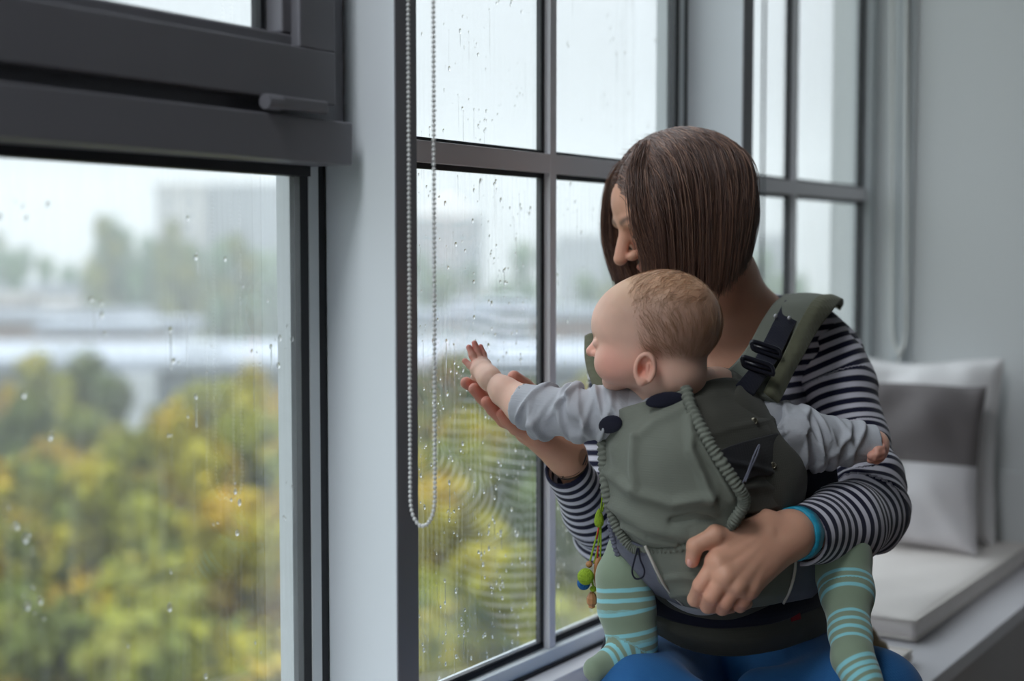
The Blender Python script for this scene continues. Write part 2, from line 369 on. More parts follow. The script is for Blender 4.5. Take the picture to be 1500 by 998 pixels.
def crown_mesh(seed, rx, rz, n):
    rg = np.random.default_rng(seed); blobs = [(rg.normal(0, .42, 3)*np.array([rx, rx, rz*.8]), rg.uniform(.38, .62)) for _ in range(9)]
    V = []; F = []
    for k in range(n):
        c, q = blobs[rg.integers(len(blobs))]
        d = rg.normal(0, 1, 3); d /= np.linalg.norm(d); d[2] = abs(d[2])*.9+d[2]*.1 if rg.random() < .6 else d[2]
        p = c+d*q*rx*rg.uniform(.75, 1.08); p[2] = p[2]*rz/rx
        nrm = d+rg.normal(0, .5, 3); nrm /= np.linalg.norm(nrm); a = np.cross(nrm, rg.normal(0, 1, 3)); a /= np.linalg.norm(a); b = np.cross(nrm, a); s = rg.uniform(.18, .42)
        i = len(V); V += [p+a*s, p+b*s*.7+nrm*.05, p-a*s, p-b*s*.7+nrm*.05]; F.append((i, i+1, i+2, i+3))
    # lumpy inner mass so that the crown is not see-through
    for c, q in blobs:
        mb = MB(); mb.ball(c*np.array([1, 1, rz/rx]), q*rx*.7, 9, 7, (1, 1, rz/rx)); i = len(V)
        V += [np.array(v)+rg.normal(0, .07, 3) for v in mb.V]; F += [tuple(x+i for x in f) for f in mb.F]
    return V, F
CR = []
for k in range(6):
    V, F = crown_mesh(50+k, [2.7, 3.1, 2.3, 2.9, 2.5, 3.3][k], [3.2, 2.8, 3.4, 3.0, 3.6, 2.6][k], 900)
    CR.append(mesh_np('crown', V, F, False))
CRT = [mesh_np('crown', *crown_mesh(80+k, 3.2, 6.0, 900), False) for k in range(3)]
tm = MB(); tm.tube([(0, 0, 0), (.1, 0, 4), (-.1, .1, 9)], [.28, .2, .1], 7)
for a in range(4): tm.tube([(0, 0, 4+a*.8), (1.3*math.cos(a*1.7), 1.3*math.sin(a*1.7), 6.4+a*.8)], [.09, .04], 5)
TRK = mesh_np('trunk', tm.V, tm.F); TRK.materials.append(M['bark'])
def tree(x, y, top, mesh, lm, label, group, hw, sc=1.):
    root = thing('autumn_tree', (x, y, GZ), label, 'tree', group)
    me = mesh.copy() if False else mesh
    c = bpy.data.objects.new('crown', me); COL.objects.link(c); c.parent = root
    if not me.materials: me.materials.append(lm)
    c.material_slots[0].link = 'OBJECT'; c.material_slots[0].material = lm
    c.location = (0, 0, top-GZ-hw*sc); c.rotation_euler = (0, 0, random.uniform(0, 6.3)); c.scale = (sc, sc, sc)
    t = bpy.data.objects.new('trunk', TRK); COL.objects.link(t); t.parent = root; t.scale = (1, 1, (top-GZ-hw*sc)/8.5)
    return root
TL = ['yellow-green autumn tree', 'dull green tree', 'amber orange autumn tree', 'mustard yellow autumn tree', 'deep green tree']
def where(u, v):
    a = 'high' if v < 640 else ('midway up' if v < 800 else 'low')
    b = 'in the left half of the near window' if u < 210 else 'in the right half of the near window' if u < 430 else 'beside the pale box mullion' if u < 600 else 'behind the hanging bead chain' if u < 680 else 'behind the baby\'s hand' if u < 800 else 'behind the baby\'s face' if u < 900 else 'behind the mother'
    return a+' '+b
d = 27.0; row = 0
while d < 112:
    stp = 4.1/d*FPX*(.92 if d < 60 else 1.1)
    u = -60+(row % 2)*stp/2
    while u < 1150:
        du = u+random.uniform(-.25, .25)*stp; dd = d+random.uniform(-1.2, 1.2)
        p = P(du, 400, dd); clear = 165 < du < 290 and d > 78          # a gap where the white porch shows
        if p[1] > 10 and not clear:
            k = random.choices(range(5), [5.5, 3.0, 2.4, 5.0, 1.4] if du < 620 else [4, 4, 3, 3, 2])[0]
            top = -9.6+random.uniform(-1.5, 1.5)+max(0, d-70)*.045
            vt = 370+(EYE-top)/dd*FPX
            m_ = random.randrange(6); tree(p[0], p[1], top, CR[m_], LM[k], TL[k]+' '+where(du, vt), 'autumn trees below the window', 3.2, random.uniform(.9, 1.12))
        u += stp
    d += 4.4 if d < 60 else 6.5; row += 1
for k in range(46):                                   # taller hazy trees behind the long low roof
    u = [100, 150, 190, 215, 250, 285, 320, 350, 385, 410][k] if k < 10 else random.uniform(-40, 1180)
    dd = random.uniform(190, 235) if k < 10 else random.uniform(195, 280)
    v = [395, 365, 345, 352, 372, 375, 370, 392, 385, 410][k] if k < 10 else random.uniform(372, 425)
    p = P(u, v, dd)
    tree(p[0], p[1], p[2], CRT[k % 3], LM[[5, 1, 5][k % 3]], ['hazy grey-green tree', 'hazy dull green tree', 'hazy grey-green tree'][k % 3]+' beyond the pale roof '+where(u, 0)[5:], 'tall hazy trees beyond the pale roof', 5.2, 1.15)
    if u > 250 and k > 10: pass
M['paleroof'] = surf('pale_metal_roof', lin(168, 174, 184), lin(150, 156, 168), .3, .5)
M['facade_grey'] = surf('grey_facade', lin(122, 128, 136), lin(108, 114, 122), .4, .8)
M['facade_white'] = surf('white_facade', lin(206, 210, 214), lin(190, 194, 198), .4, .8)
M['facade_beige'] = surf('beige_panel_facade', lin(196, 190, 184), lin(184, 178, 174), .3, .8)
M['brick'] = surf('brown_brick', lin(140, 112, 100), lin(118, 96, 88), .6, .9)
M['farglass'] = surf('far_window_glass', lin(96, 106, 118), lin(82, 92, 104), 1., .2)
def obox(mb, c, ax, L, Wd, z0, z1, off=0., lat=0.):
    """box along unit axis ax (xy), length L, depth Wd, starting at centre c"""
    ax = np.array([ax[0], ax[1], 0.]); pr = np.array([-ax[1], ax[0], 0.]); V = []
    for i in (-.5, .5):
        for j in (-.5, .5):
            for z in (z0, z1): q = np.array([c[0], c[1], 0.])+ax*(off+i*L)+pr*(lat+j*Wd); V.append((q[0], q[1], z))
    mb.add(V, [(0, 1, 3, 2), (4, 6, 7, 5), (0, 4, 5, 1), (2, 3, 7, 6), (0, 2, 6, 4), (1, 5, 7, 3)])
def building(name, label, u, d, L, Wd, top, ax=None, wall='facade_grey', roof='paleroof', rows=(3, 8), rh=.5, group=None):
    p = P(u, 400, d); ax = np.array(ax if ax is not None else RIGHT[:2]); ax = ax/np.linalg.norm(ax)
    root = thing(name, (p[0], p[1], GZ), label, 'building', group)
    mb = MB(); obox(mb, p, ax, L, Wd, GZ, top-rh); mb.build('wall', M[wall], root)
    mb = MB(); obox(mb, p, ax, L+1.2, Wd+1.2, top-rh, top); mb.build('roof', M[roof], root)
    nr, ncol = rows; fh = (top-rh-GZ)/(nr+.4); wme = None
    pr = np.array([-ax[1], ax[0]]); toward = -1 if (pr@(np.array([0., -DIST])-p[:2])) < 0 else 1
    for r in range(nr):
        for k in range(ncol):
            z = GZ+fh*(r+.55); off = -L/2+L*(k+.5)/ncol
            if z < -19 and d < 200: continue
            if wme is None:
                mb = MB(); a3 = (ax[0], ax[1]); obox(mb, (0, 0), a3, L/ncol*.55, .3, -fh*.28, fh*.28); wme = mesh_np('window_pane', mb.V, mb.F, False); wme.materials.append(M['farglass'])
            o = bpy.data.objects.new('window_pane', wme); COL.objects.link(o); o.parent = root
            q = ax*off+pr*toward*Wd/2; o.location = (q[0], q[1], z-GZ)
    return root, p, ax
# long low building with a pale roof
zr = P(200, 527, 126.5)[2]
r, p, ax = building('low_long_building', 'long low building with a pale roof across the view', 330, 140, 100, 27, zr, None, 'facade_grey', 'paleroof', (3, 30), .9)
mb = MB(); obox(mb, p, ax, 6.2, 2.2, GZ, P(230, 548, 124)[2], off=-6.4, lat=-14.4); mb.build('white_porch', M['facade_white'], r)
for u, w in ((300, 3.4), (95, 1.6), (560, 2.6), (700, 3.2)):
    q = P(u, 480, 131); mb = MB(); obox(mb, q, ax, w, 2.2, zr-.1, zr+1.1); mb.build('roof_hatch', M['facade_white'], r)
for i, (u, v, d_, L, wl, rf) in enumerate(((20, 455, 150, 13, 'brick', 'paleroof'), (60, 415, 172, 14, 'facade_white', 'paleroof'), (110, 440, 158, 12, 'brick', 'facade_beige'), (165, 452, 150, 9, 'facade_white', 'paleroof'), (150, 470, 142, 12, 'brick', 'paleroof'), (235, 466, 145, 8, 'facade_white', 'paleroof'), (-30, 430, 168, 13, 'brick', 'facade_beige'), (640, 455, 160, 14, 'facade_white', 'paleroof'), (720, 440, 150, 10, 'facade_white', 'paleroof'), (860, 450, 155, 14, 'brick', 'paleroof'))):
    building('low_house', ['low brown house with a pale roof at the left edge of the view', 'white house with a pale roof, furthest back at left', 'brown house with a beige roof among the roofs at left', 'small white house right of the brown houses', 'brown house just behind the long pale roof', 'smallest white house just above the long roof', 'brown beige-roofed house left of the frame', 'white house seen beside the hanging bead chain', 'white house seen above the baby\'s hand', 'brown house behind the baby\'s face'][i], u, [180, 218, 203, 191, 166, 178, 195, 182, 194, 182][i], L, 8, P(u, v, [180, 218, 203, 191, 166, 178, 195, 182, 194, 182][i])[2], None, wl, rf, (3, 4), 1.2, 'low houses beyond the pale roof')
building('apartment_block', 'tall hazy grey apartment block fading into the rain', 345, 330, 33, 14, P(300, 272, 330)[2], None, 'facade_grey', 'facade_grey', (13, 9), .8)
r_, p_, ax_ = building('apartment_block', 'slim pale stair tower before the hazy apartment block', 268, 318, 9, 5, P(268, 270, 318)[2], None, 'facade_beige', 'facade_beige', (13, 2), .5)
building('apartment_block', 'bluish far apartment block seen beside the bead chain', 655, 360, 18, 12, P(655, 318, 360)[2], None, 'facade_grey', 'facade_grey', (9, 5), .8)
building('apartment_block', 'far apartment block behind the mother\'s face', 980, 380, 60, 14, P(900, 345, 380)[2], None, 'facade_grey', 'facade_grey', (7, 14), .8)
# rain haze
m, N = newmat('rain_haze'); vsn = N.n('ShaderNodeVolumeScatter', i_Color=(.96, .98, 1, 1), i_Density=.0023, i_Anisotropy=.2); o = N.n('ShaderNodeOutputMaterial'); N.t.links.new(vsn.outputs[0], o.inputs['Volume'])
mb = MB(); mb.box(-30, 640, 50, 800, GZ-.2, 46); hz = mb.build('rain_haze', m); tag(hz, 'pale rain haze hanging over trees and roofs', 'haze', kind='stuff')

# ------------------------------------------------------------------ window seat, cushions, pillows, blind chains
seat = thing('window_seat', (1.6, -.26, 0), 'long white window seat with taupe drawer fronts under the windows', 'bench')
mb = MB(); tb(mb, -.98, END-.012, .036, .52, .45, .48, .003); mb.build('top_board', M['benchwhite'], seat)
mb = MB(); tb(mb, -.98, END-.04, .0285, .068, .48, .535, .002); mb.build('sill_board', M['benchwhite'], seat)
mb = MB(); tb(mb, -.98, END-.012, .06, .485, .03, .45); mb.build('carcass', M['benchfront'], seat)
s_ = -.97
while s_ < END-.3:
    for z0, z1 in ((.04, .235), (.245, .438)):
        mb = MB(); tb(mb, s_, min(s_+.86, END-.02), .485, .505, z0, z1, .002); mb.build('drawer_front', M['benchfront'], seat)
    s_ += .87
M['cushion'] = weave('oatmeal_cushion_cloth', lin(238, 231, 226), lin(229, 222, 218), 700)
M['piping'] = weave('pale_piping', lin(238, 232, 226), lin(228, 222, 216), 900)
def cushion(name, label, x0, x1, y0, y1, z0, z1, puff, group):
    root = thing(name, ((x0+x1)/2, (y0+y1)/2, z0), label, 'cushion', group)
    bm = bmesh.new(); bmesh.ops.create_grid(bm, x_segments=2, y_segments=2, size=1); bm.free()
    nx, ny = 44, 26; r = .012; V = []; F = []
    def edge(a): return 1-abs(a)**6
    prof = [(0, 0.), (r*.3, -.3), (r, -1.), (z1-z0-r, -1.), (z1-z0-r*.3, -.3), (z1-z0, 0)]
    cx, cy_, hx, hy = (x0+x1)/2, (y0+y1)/2, (x1-x0)/2, (y1-y0)/2
    for top in (1, 0):
        k0 = len(V)
        for i in range(nx+1):
            for j in range(ny+1):
                a = 2*i/nx-1; b = 2*j/ny-1; a = math.copysign(abs(a)**.8, a); b = math.copysign(abs(b)**.8, b)
                e = min(1, (edge(a)*edge(b)))
                V.append((cx+a*hx, cy_+b*hy, (z1-.004+puff*e**.5+.0015*math.sin(a*9+b*7)*e) if top else z0+.004*(1-e**.3)))
        for i in range(nx):
            for j in range(ny):
                q = (k0+i*(ny+1)+j, k0+(i+1)*(ny+1)+j, k0+(i+1)*(ny+1)+j+1, k0+i*(ny+1)+j+1); F.append(q if top else q[::-1])
    K = (nx+1)*(ny+1); ring = [i*(ny+1) for i in range(nx+1)]+[nx*(ny+1)+j for j in range(1, ny+1)]+[i*(ny+1)+ny for i in range(nx-1, -1, -1)]+[j for j in range(ny-1, 0, -1)]
    mid = len(V)
    for q in ring:
        v = V[q]; V.append((v[0]+(v[0]-cx)/hx*.004, v[1]+(v[1]-cy_)/hy*.004, (z0+z1)/2))
    n = len(ring)
    for i in range(n):
        j = (i+1) % n; F.append((ring[i], mid+i, mid+j, ring[j])); F.append((mid+i, K+ring[i], K+ring[j], mid+j))
    body = mk('cushion_cover', V, F, M['cushion'], root)
    for q0, dz in ((0, 0), (K, .003)):
        mb = MB(); pts = [np.array(V[q0+q])+np.array([(V[q0+q][0]-cx)/hx*.001, (V[q0+q][1]-cy_)/hy*.001, dz]) for q in ring]; mb.tube(pts, .0036, 6, closed=True); mb.build('piping', M['piping'], root, True)
    return root
cushion('seat_cushion', 'thin oatmeal seat cushion that the mother sits on', 1.42, 2.50, -.455, -.075, .48, .507, .004, 'seat cushions')
cushion('seat_cushion', 'thick oatmeal seat cushion under the pillows at the far end', 2.635, END-.02, -.42, -.045, .48, .526, .010, 'seat cushions')
mb = MB()
M['tan'] = weave('tan_cloth', lin(150, 130, 96), lin(128, 110, 84), 600)
q = P(1281, 935, 2.47)
Vt = []; tn = 14
for j, (zz, w, dpt) in enumerate(((.0, .020, .03), (.010, .024, .034), (.020, .020, .03), (.028, .013, .02), (.045, .006, .010), (.052, .001, .002))):
    for k in range(tn):
        an = 2*math.pi*k/tn; Vt.append((q[0]+dpt*math.cos(an)-.012*(j > 2), q[1]+w*math.sin(an), .511+zz))
Ft = [(j*tn+k, j*tn+(k+1) % tn, (j+1)*tn+(k+1) % tn, (j+1)*tn+k) for j in range(5) for k in range(tn)]+[tuple(range(tn-1, -1, -1)), tuple(5*tn+k for k in range(tn))]
tag(mk('folded_cloth', Vt, Ft, M['tan']), 'small tan cloth bundle on the near cushion behind the baby\'s foot', 'cloth')

M['pil_dark'] = weave('dark_grey_linen', lin(118, 112, 112), lin(104, 99, 100), 800)
M['pil_light'] = weave('pale_grey_linen', lin(220, 217, 219), lin(208, 205, 208), 800)
M['pil_white'] = weave('white_cotton', lin(240, 238, 238), lin(230, 228, 229), 900)
def pillow(label, org, hx, hz, T, lean, yaw, mats, split=None, flange=0., seed=0):
    """stands on its lower edge at org; width 2hx along Y, height 2hz, leaning back by lean"""
    root = thing('throw_pillow', org, label, 'pillow', 'pillows leaning on the end wall')
    n = 40; rg = np.random.default_rng(seed); ph = rg.uniform(0, 6, 6)
    def pt(a, b, sd):
        e = max(0, (1-a*a))**.42*max(0, (1-b*b))**.42
        x = a*hx*(1-.07*(1-b*b)*abs(a)); z = b*hz*(1-.07*(1-a*a)*abs(b))+.006*math.sin(3*a+ph[3])*max(0, b)**3
        wr = .007*math.sin(5*a+3*b+ph[0])*math.sin(4*b-2*a+ph[1])+.004*math.sin(11*a*b+7*b+ph[2])+.003*math.sin(14*a-9*b+ph[5])*(a*a*b*b)**.3
        t = sd*(T*e+flange*.15)+wr*(.4+e)+(.004*math.sin(9*a+ph[3])*abs(b)**6+.004*math.sin(9*b+ph[4])*abs(a)**6)
        X, Y, Z = t, x, z+hz*.965
        c, s = math.cos(lean), math.sin(lean); X, Z = X*c+Z*s, -X*s+Z*c
        c, s = math.cos(yaw), math.sin(yaw); X, Y = X*c-Y*s, X*s+Y*c
        return (org[0]+X, org[1]+Y, org[2]+Z)
    def half(name, b0, b1, m):
        V = []; F = []; nb = max(8, int(n*(b1-b0)/2))
        for sd in (-1, 1):
            k0 = len(V)
            for i in range(n+1):
                for j in range(nb+1):
                    V.append(pt(-1+2*i/n, b0+(b1-b0)*j/nb, sd))
            for i in range(n):
                for j in range(nb):
                    q = (k0+i*(nb+1)+j, k0+i*(nb+1)+j+1, k0+(i+1)*(nb+1)+j+1, k0+(i+1)*(nb+1)+j); F.append(q if sd < 0 else q[::-1])
        mk(name, V, F, m, root)
    if split is None: half('pillow_cover', -1, 1, mats[0])
    else: half('upper_panel', split, 1, mats[0]); half('lower_panel', -1, split, mats[1])
    if flange:
        mb = MB(); L = [pt(-1+2*i/30, 1, 0) for i in range(31)]+[pt(1, 1-2*i/30, 0) for i in range(1, 31)]+[pt(1-2*i/30, -1, 0) for i in range(1, 31)]+[pt(-1, -1+2*i/30, 0) for i in range(1, 30)]
        mb.tube(L, .005, 6, closed=True); mb.build('flange_seam', mats[0], root, True)
    return root
pillow('white cotton pillow with a flanged edge, standing at the back against the wall', (3.385, -.188, .537), .178, .218, .062, .10, .02, [M['pil_white']], None, .05, 3)
pillow('two-tone throw pillow, dark grey above and pale grey below', (3.235, -.182, .540), .188, .196, .062, .16, .02, [M['pil_dark'], M['pil_light']], .02, 0., 5)

def beadchain(label, pts, step, r, mat, seg=7, ring=5):
    pts = np.asarray(pts); L = np.r_[0, np.cumsum(np.linalg.norm(np.diff(pts, axis=0), axis=1))]
    s = np.arange(0, L[-1], step); Q = np.c_[[np.interp(s, L, pts[:, k]) for k in range(3)]].T
    root = thing('blind_chain', Q[np.argmin(Q[:, 2])], label, 'chain')
    mb = MB()
    for q in Q: mb.ball(q, r, seg, ring)
    o = mb.build('bead_string', mat, root, True); o['kind'] = 'stuff'
    mb = MB(); mb.tube(pts, r*.28, 5); mb.build('cord', mat, root, True)
    return root
def loop(uL, uR, vb, dL, dR, ztop, sag):
    a = P(uL, vb-sag, dL); b = P(uR, vb-sag, dR); ta = a.copy(); ta[2] = ztop; tb_ = b.copy(); tb_[2] = ztop
    low = P((uL+uR)/2, vb, (dL+dR)/2); arc = []
    for k in range(1, 14):
        th = math.pi*k/14; c = (a+b)/2; arc.append(c+(a-b)/2*math.cos(th)+(low-c)*math.sin(th))
    col = lambda p, q: [p+(q-p)*t for t in np.linspace(0, 1, 12)]
    return col(ta, a)+arc+col(b, tb_)
beadchain('white bead chain loop hanging before the pale mullion', loop(601, 637, 771, 1.795, 1.765, ZT, 42), .0060, .0028, M['chain'])
beadchain('thin grey bead chain behind the mother\'s head', loop(1110, 1115, 700, 2.72, 2.70, ZT, 20), .0070, .0026, M['chain_grey'], 6, 4)
# white cord loop with a tassel on the end wall
def onx(u, v, X): r = ray(u, v); return CAM+r*(X/r[0])
root = thing('blind_pull', onx(1318, 548, 3.462), 'white blind pull looped above the pillows with a knotted tail', 'blind pull')
A = [onx(1307, v, 3.462) for v in np.linspace(-500, 470, 14)]; Bp = [onx(1328, v, 3.462) for v in np.linspace(470, -500, 14)]
arc = [onx(1317.5-10.5*math.cos(math.pi*k/10), 470+46*math.sin(math.pi*k/10), 3.462) for k in range(1, 10)]
mb = MB(); mb.tube(cr(A+arc+Bp, 90), .0042, 7); mb.build('cord_loop', M['cord'], root, True)
mb = MB(); mb.tube([onx(1317, 512, 3.462), onx(1316, 535, 3.46), onx(1316, 556, 3.455)], [.004, .0035, .003], 7); mb.ball(onx(1317, 517, 3.462), .009, 10, 7); mb.build('knot_tail', M['cord'], root, True)

# ------------------------------------------------------------------ body modelling: smooth unions of tapered limbs, meshed as one skin
def _v(p): return np.asarray(p, np.float32)
class Cone:
    def __init__(s, a, b, ra, rb, flat=None):
        s.a, s.b, s.ra, s.rb, s.flat = _v(a), _v(b), ra, rb, flat; R = max(ra, rb)*(max(1, flat[1]) if flat else 1)
        s.lo = np.minimum(s.a, s.b)-R; s.hi = np.maximum(s.a, s.b)+R
    def d(s, X):
        ba = s.b-s.a; pa = X-s.a; t = np.clip(pa@ba/max(1e-12, ba@ba), 0, 1); o = pa-t[..., None]*ba
        q = (o*o).sum(-1); r = s.ra+t*(s.rb-s.ra)
        if s.flat is not None:
            n = _v(s.flat[0]); n = n/np.linalg.norm(n); c = o@n; q = q+c*c*(1/s.flat[1]**2-1)
        return np.sqrt(np.maximum(q, 0))-r
class Ell:
    def __init__(s, c, r, A=None):
        s.c, s.r = _v(c), _v(r); s.A = _v(A if A is not None else np.eye(3)); R = float(max(r)); s.lo = s.c-R; s.hi = s.c+R
    def d(s, X):
        q = (X-s.c)@s.A.T; k0 = np.linalg.norm(q/s.r, axis=-1); k1 = np.linalg.norm(q/(s.r*s.r), axis=-1)
        return k0*(k0-1)/np.maximum(k1, 1e-6)
def smin(a, b, k):
    h = np.clip(.5+.5*(b-a)/k, 0, 1); return b*(1-h)+a*h-k*h*(1-h)
class Vol:
    def __init__(s, lo, hi, h):
        s.h = h; s.o = _v(lo); s.n = np.ceil((np.asarray(hi)-np.asarray(lo))/h).astype(int)+1; s.F = np.full(s.n, .5, np.float32)
    def sub(s, lo, hi):
        i0 = np.clip(np.floor((np.asarray(lo)-s.o)/s.h).astype(int), 0, s.n); i1 = np.clip(np.ceil((np.asarray(hi)-s.o)/s.h).astype(int)+1, 0, s.n)
        sl = tuple(slice(a, b) for a, b in zip(i0, i1))
        g = np.stack(np.meshgrid(*[s.o[k]+s.h*np.arange(i0[k], i1[k], dtype=np.float32) for k in range(3)], indexing='ij'), -1); return sl, g
    def add(s, p, k=.01, m=None):
        m = (m or (k+.012)); sl, g = s.sub(p.lo-m, p.hi+m)
        if g.size: s.F[sl] = smin(s.F[sl], p.d(g), max(k, 1e-5))
        return s
    def cut(s, p, k=.005):
        m = k+.012; sl, g = s.sub(p.lo-m, p.hi+m)
        if g.size: s.F[sl] = -smin(-s.F[sl], p.d(g), max(k, 1e-5))
        return s
    def disp(s, fn, band=.02):
        I = np.nonzero(np.abs(s.F) < band); X = s.o+s.h*np.stack(I, -1).astype(np.float32); s.F[I] += fn(X); return s
    def clip(s, p, n, k=.002):
        n = _v(n)/np.linalg.norm(n); I = np.nonzero(np.abs(s.F) < .1); X = s.o+s.h*np.stack(I, -1).astype(np.float32)
        s.F[I] = np.maximum(s.F[I], (X-_v(p))@n); return s
    def chain(s, pts, rad, k=.01, flat=None):
        for i in range(len(pts)-1): s.add(Cone(pts[i], pts[i+1], rad[i], rad[i+1], flat), k)
        return s
    def mesh(s):
        F = s.F; F[0] = F[-1] = .5; F[:, 0] = F[:, -1] = .5; F[:, :, 0] = F[:, :, -1] = .5
        sg = F < 0; n = np.array(F.shape); c = np.zeros(n-1, np.uint8)
        for i in (0, 1):
            for j in (0, 1):
                for k in (0, 1): c += sg[i:n[0]-1+i, j:n[1]-1+j, k:n[2]-1+k]
        act = (c > 0) & (c < 8); I = np.stack(np.nonzero(act), -1); idx = np.full(n-1, -1, np.int32); idx[act] = np.arange(len(I))
        acc = np.zeros((len(I), 3)); cnt = np.zeros(len(I))
        cor = np.array([(i, j, k) for i in (0, 1) for j in (0, 1) for k in (0, 1)])
        val = [F[I[:, 0]+q[0], I[:, 1]+q[1], I[:, 2]+q[2]] for q in cor]
        for a in range(8):
            for b in range(a+1, 8):
                if np.abs(cor[a]-cor[b]).sum() != 1: continue
                m = (val[a] < 0) != (val[b] < 0); t = np.where(m, val[a]/(np.where(m, val[a]-val[b], 1)), 0)
                acc[m] += (cor[a]+t[:, None]*(cor[b]-cor[a]))[m]; cnt += m
        V = s.o+s.h*(I+acc/cnt[:, None]); Q = []
        for ax in range(3):
            sl0 = [slice(0, None)]*3; sl1 = [slice(0, None)]*3; sl0[ax] = slice(0, -1); sl1[ax] = slice(1, None)
            a, b = sg[tuple(sl0)], sg[tuple(sl1)]; E = np.stack(np.nonzero(a != b), -1); inn = a[E[:, 0], E[:, 1], E[:, 2]]
            o1, o2 = np.eye(3, dtype=int)[(ax+1) % 3], np.eye(3, dtype=int)[(ax+2) % 3]
            q = np.stack([idx[tuple((E-d_).T)] for d_ in (0*o1, o1, o1+o2, o2)], -1)
            q[~inn] = q[~inn][:, ::-1]; Q.append(q[:, ::-1] if False else q)
        Q = np.concatenate(Q); return V, Q
def relax(V, Q, it=2, lam=.5):
    for _ in range(it):
        S = np.zeros_like(V); C = np.zeros(len(V))
        for k in range(4):
            a, b = Q[:, k], Q[:, (k+1) % 4]
            for d_ in range(3): S[:, d_] += np.bincount(a, V[b, d_], len(V))+np.bincount(b, V[a, d_], len(V))
            C += np.bincount(a, minlength=len(V))+np.bincount(b, minlength=len(V))
        V = V+lam*(S/np.maximum(C, 1)[:, None]-V)
    return V
def arclen(V, pts):
    """length along the polyline of the nearest point, for bands that ring a limb"""
    pts = [np.asarray(p, float) for p in pts]; best = np.full(len(V), 1e9); out = np.zeros(len(V)); L = 0.
    for i in range(len(pts)-1):
        a, b = pts[i], pts[i+1]; ba = b-a; l = np.linalg.norm(ba); t = (V-a)@ba/(l*l)
        tc = t if False else np.clip(t, -3 if i == 0 else 0, 4 if i == len(pts)-2 else 1)
        d_ = np.linalg.norm(V-(a+tc[:, None]*ba), axis=1); m = d_ < best; best[m] = d_[m]; out[m] = L+tc[m]*l; L += l
    return out
def bounds(pts, m): A = np.array(pts); return A.min(0)-m, A.max(0)+m
def join(parts):
    V = []; Q = []; k = 0
    for v, q in parts: V.append(v); Q.append(q+k); k += len(v)
    return np.concatenate(V), np.concatenate(Q)
def frame(F, roll=0.):
    F = np.asarray(F, float); F = F/np.linalg.norm(F); S = np.cross(UP, F); S /= np.linalg.norm(S); U = np.cross(F, S)
    c, s = math.cos(roll), math.sin(roll); return F, S*c+U*s, U*c-S*s
def vnoise(X, sc, seed=0):
    """cheap smooth 3-d noise from a few random waves"""
    rg = np.random.default_rng(seed); o = np.zeros(X.shape[:-1], np.float32)
    for _ in range(7):
        k = rg.normal(0, 1, 3); k = k/np.linalg.norm(k)*sc*rg.uniform(.6, 1.6); o += np.sin(X@k.astype(np.float32)+rg.uniform(0, 6.28))
    return o/3.

# ---- materials for people and clothes
def attr_color(N, name): return N.n('ShaderNodeAttribute', attribute_name=name)
m, N = newmat('skin'); a = attr_color(N, 'tone'); t = N.n('ShaderNodeTexCoord')
nz = N.n('ShaderNodeTexNoise', i_Vector=(t, 'Object'), i_Scale=45., i_Detail=4.); dk = N.mix(nz, (.92, .90, .90), (1.06, 1.04, 1.03))
mm = N.n('ShaderNodeMix', data_type='RGBA', blend_type='MULTIPLY'); mm.inputs[0].default_value = 1
N.t.links.new(a.outputs['Color'], mm.inputs[6]); N.t.links.new(dk.outputs[0], mm.inputs[7])
class _W: outputs = [mm.outputs[2]]
b2 = N.n('ShaderNodeTexNoise', i_Vector=(t, 'Object'), i_Scale=420., i_Detail=2.)
finish(N, _W, .5, 0, b2, .12, .0006, sss=.12, spec=.4); M['skin'] = m
def stripe_mat(name, c1, c2, period, duty=.5, soft=.12, noise=.0008):
    m, N = newmat(name); a = attr_color(N, 'st'); t = N.n('ShaderNodeTexCoord')
    nz = N.n('ShaderNodeTexNoise', i_Vector=(t, 'Object'), i_Scale=130., i_Detail=3.)
    x = N.math('ADD', (a, 'Fac'), N.math('MULTIPLY', nz, noise)); f = N.math('PINGPONG', N.math('MULTIPLY', x, 1/period), .5)
    r = N.n('ShaderNodeMapRange', i_Value=f, i_From_Min=duty/2-soft/2, i_From_Max=duty/2+soft/2, interpolation_type='SMOOTHSTEP')
    kn = N.n('ShaderNodeTexNoise', i_Vector=(t, 'Object'), i_Scale=900., i_Detail=2.)
    finish(N, N.mix(r, c1, c2), .85, 0, kn, .2, .0005, sheen=.15, spec=.2); return m
M['stripes'] = stripe_mat('navy_white_stripes', lin(26, 27, 52), lin(214, 212, 224), .0172, .52)
def band_mat(name, base, band, bands, soft):
    m, N = newmat(name); a = attr_color(N, 'st'); t = N.n('ShaderNodeTexCoord'); acc = None
    wob = N.math('ADD', (a, 'Fac'), N.math('MULTIPLY', N.n('ShaderNodeTexNoise', i_Vector=(t, 'Object'), i_Scale=60.), .004))
    for c, w in bands:
        dd = N.math('ABSOLUTE', N.math('SUBTRACT', wob, c+.002)); f = N.n('ShaderNodeMapRange', i_Value=dd, i_From_Min=w/2, i_From_Max=w/2+soft, i_To_Min=1., i_To_Max=0.)
        acc = f if acc is None else N.math('MAXIMUM', acc, f)
    kn = N.n('ShaderNodeTexNoise', i_Vector=(t, 'Object'), i_Scale=700., i_Detail=3.)
    b_ = N.mix(N.math('MULTIPLY', N.n('ShaderNodeTexNoise', i_Vector=(t, 'Object'), i_Scale=25.), .35), base, tuple(x*.7 for x in base))
    finish(N, N.mix(acc, b_, band), .9, 0, kn, .35, .0008, sheen=.3, spec=.15); return m
M['jeans'] = weave('blue_denim', lin(44, 104, 160), lin(30, 84, 138), 900, mott=30)
M['grey_knit'] = weave('heather_grey_knit', lin(190, 192, 198), lin(171, 173, 181), 900, mott=60)
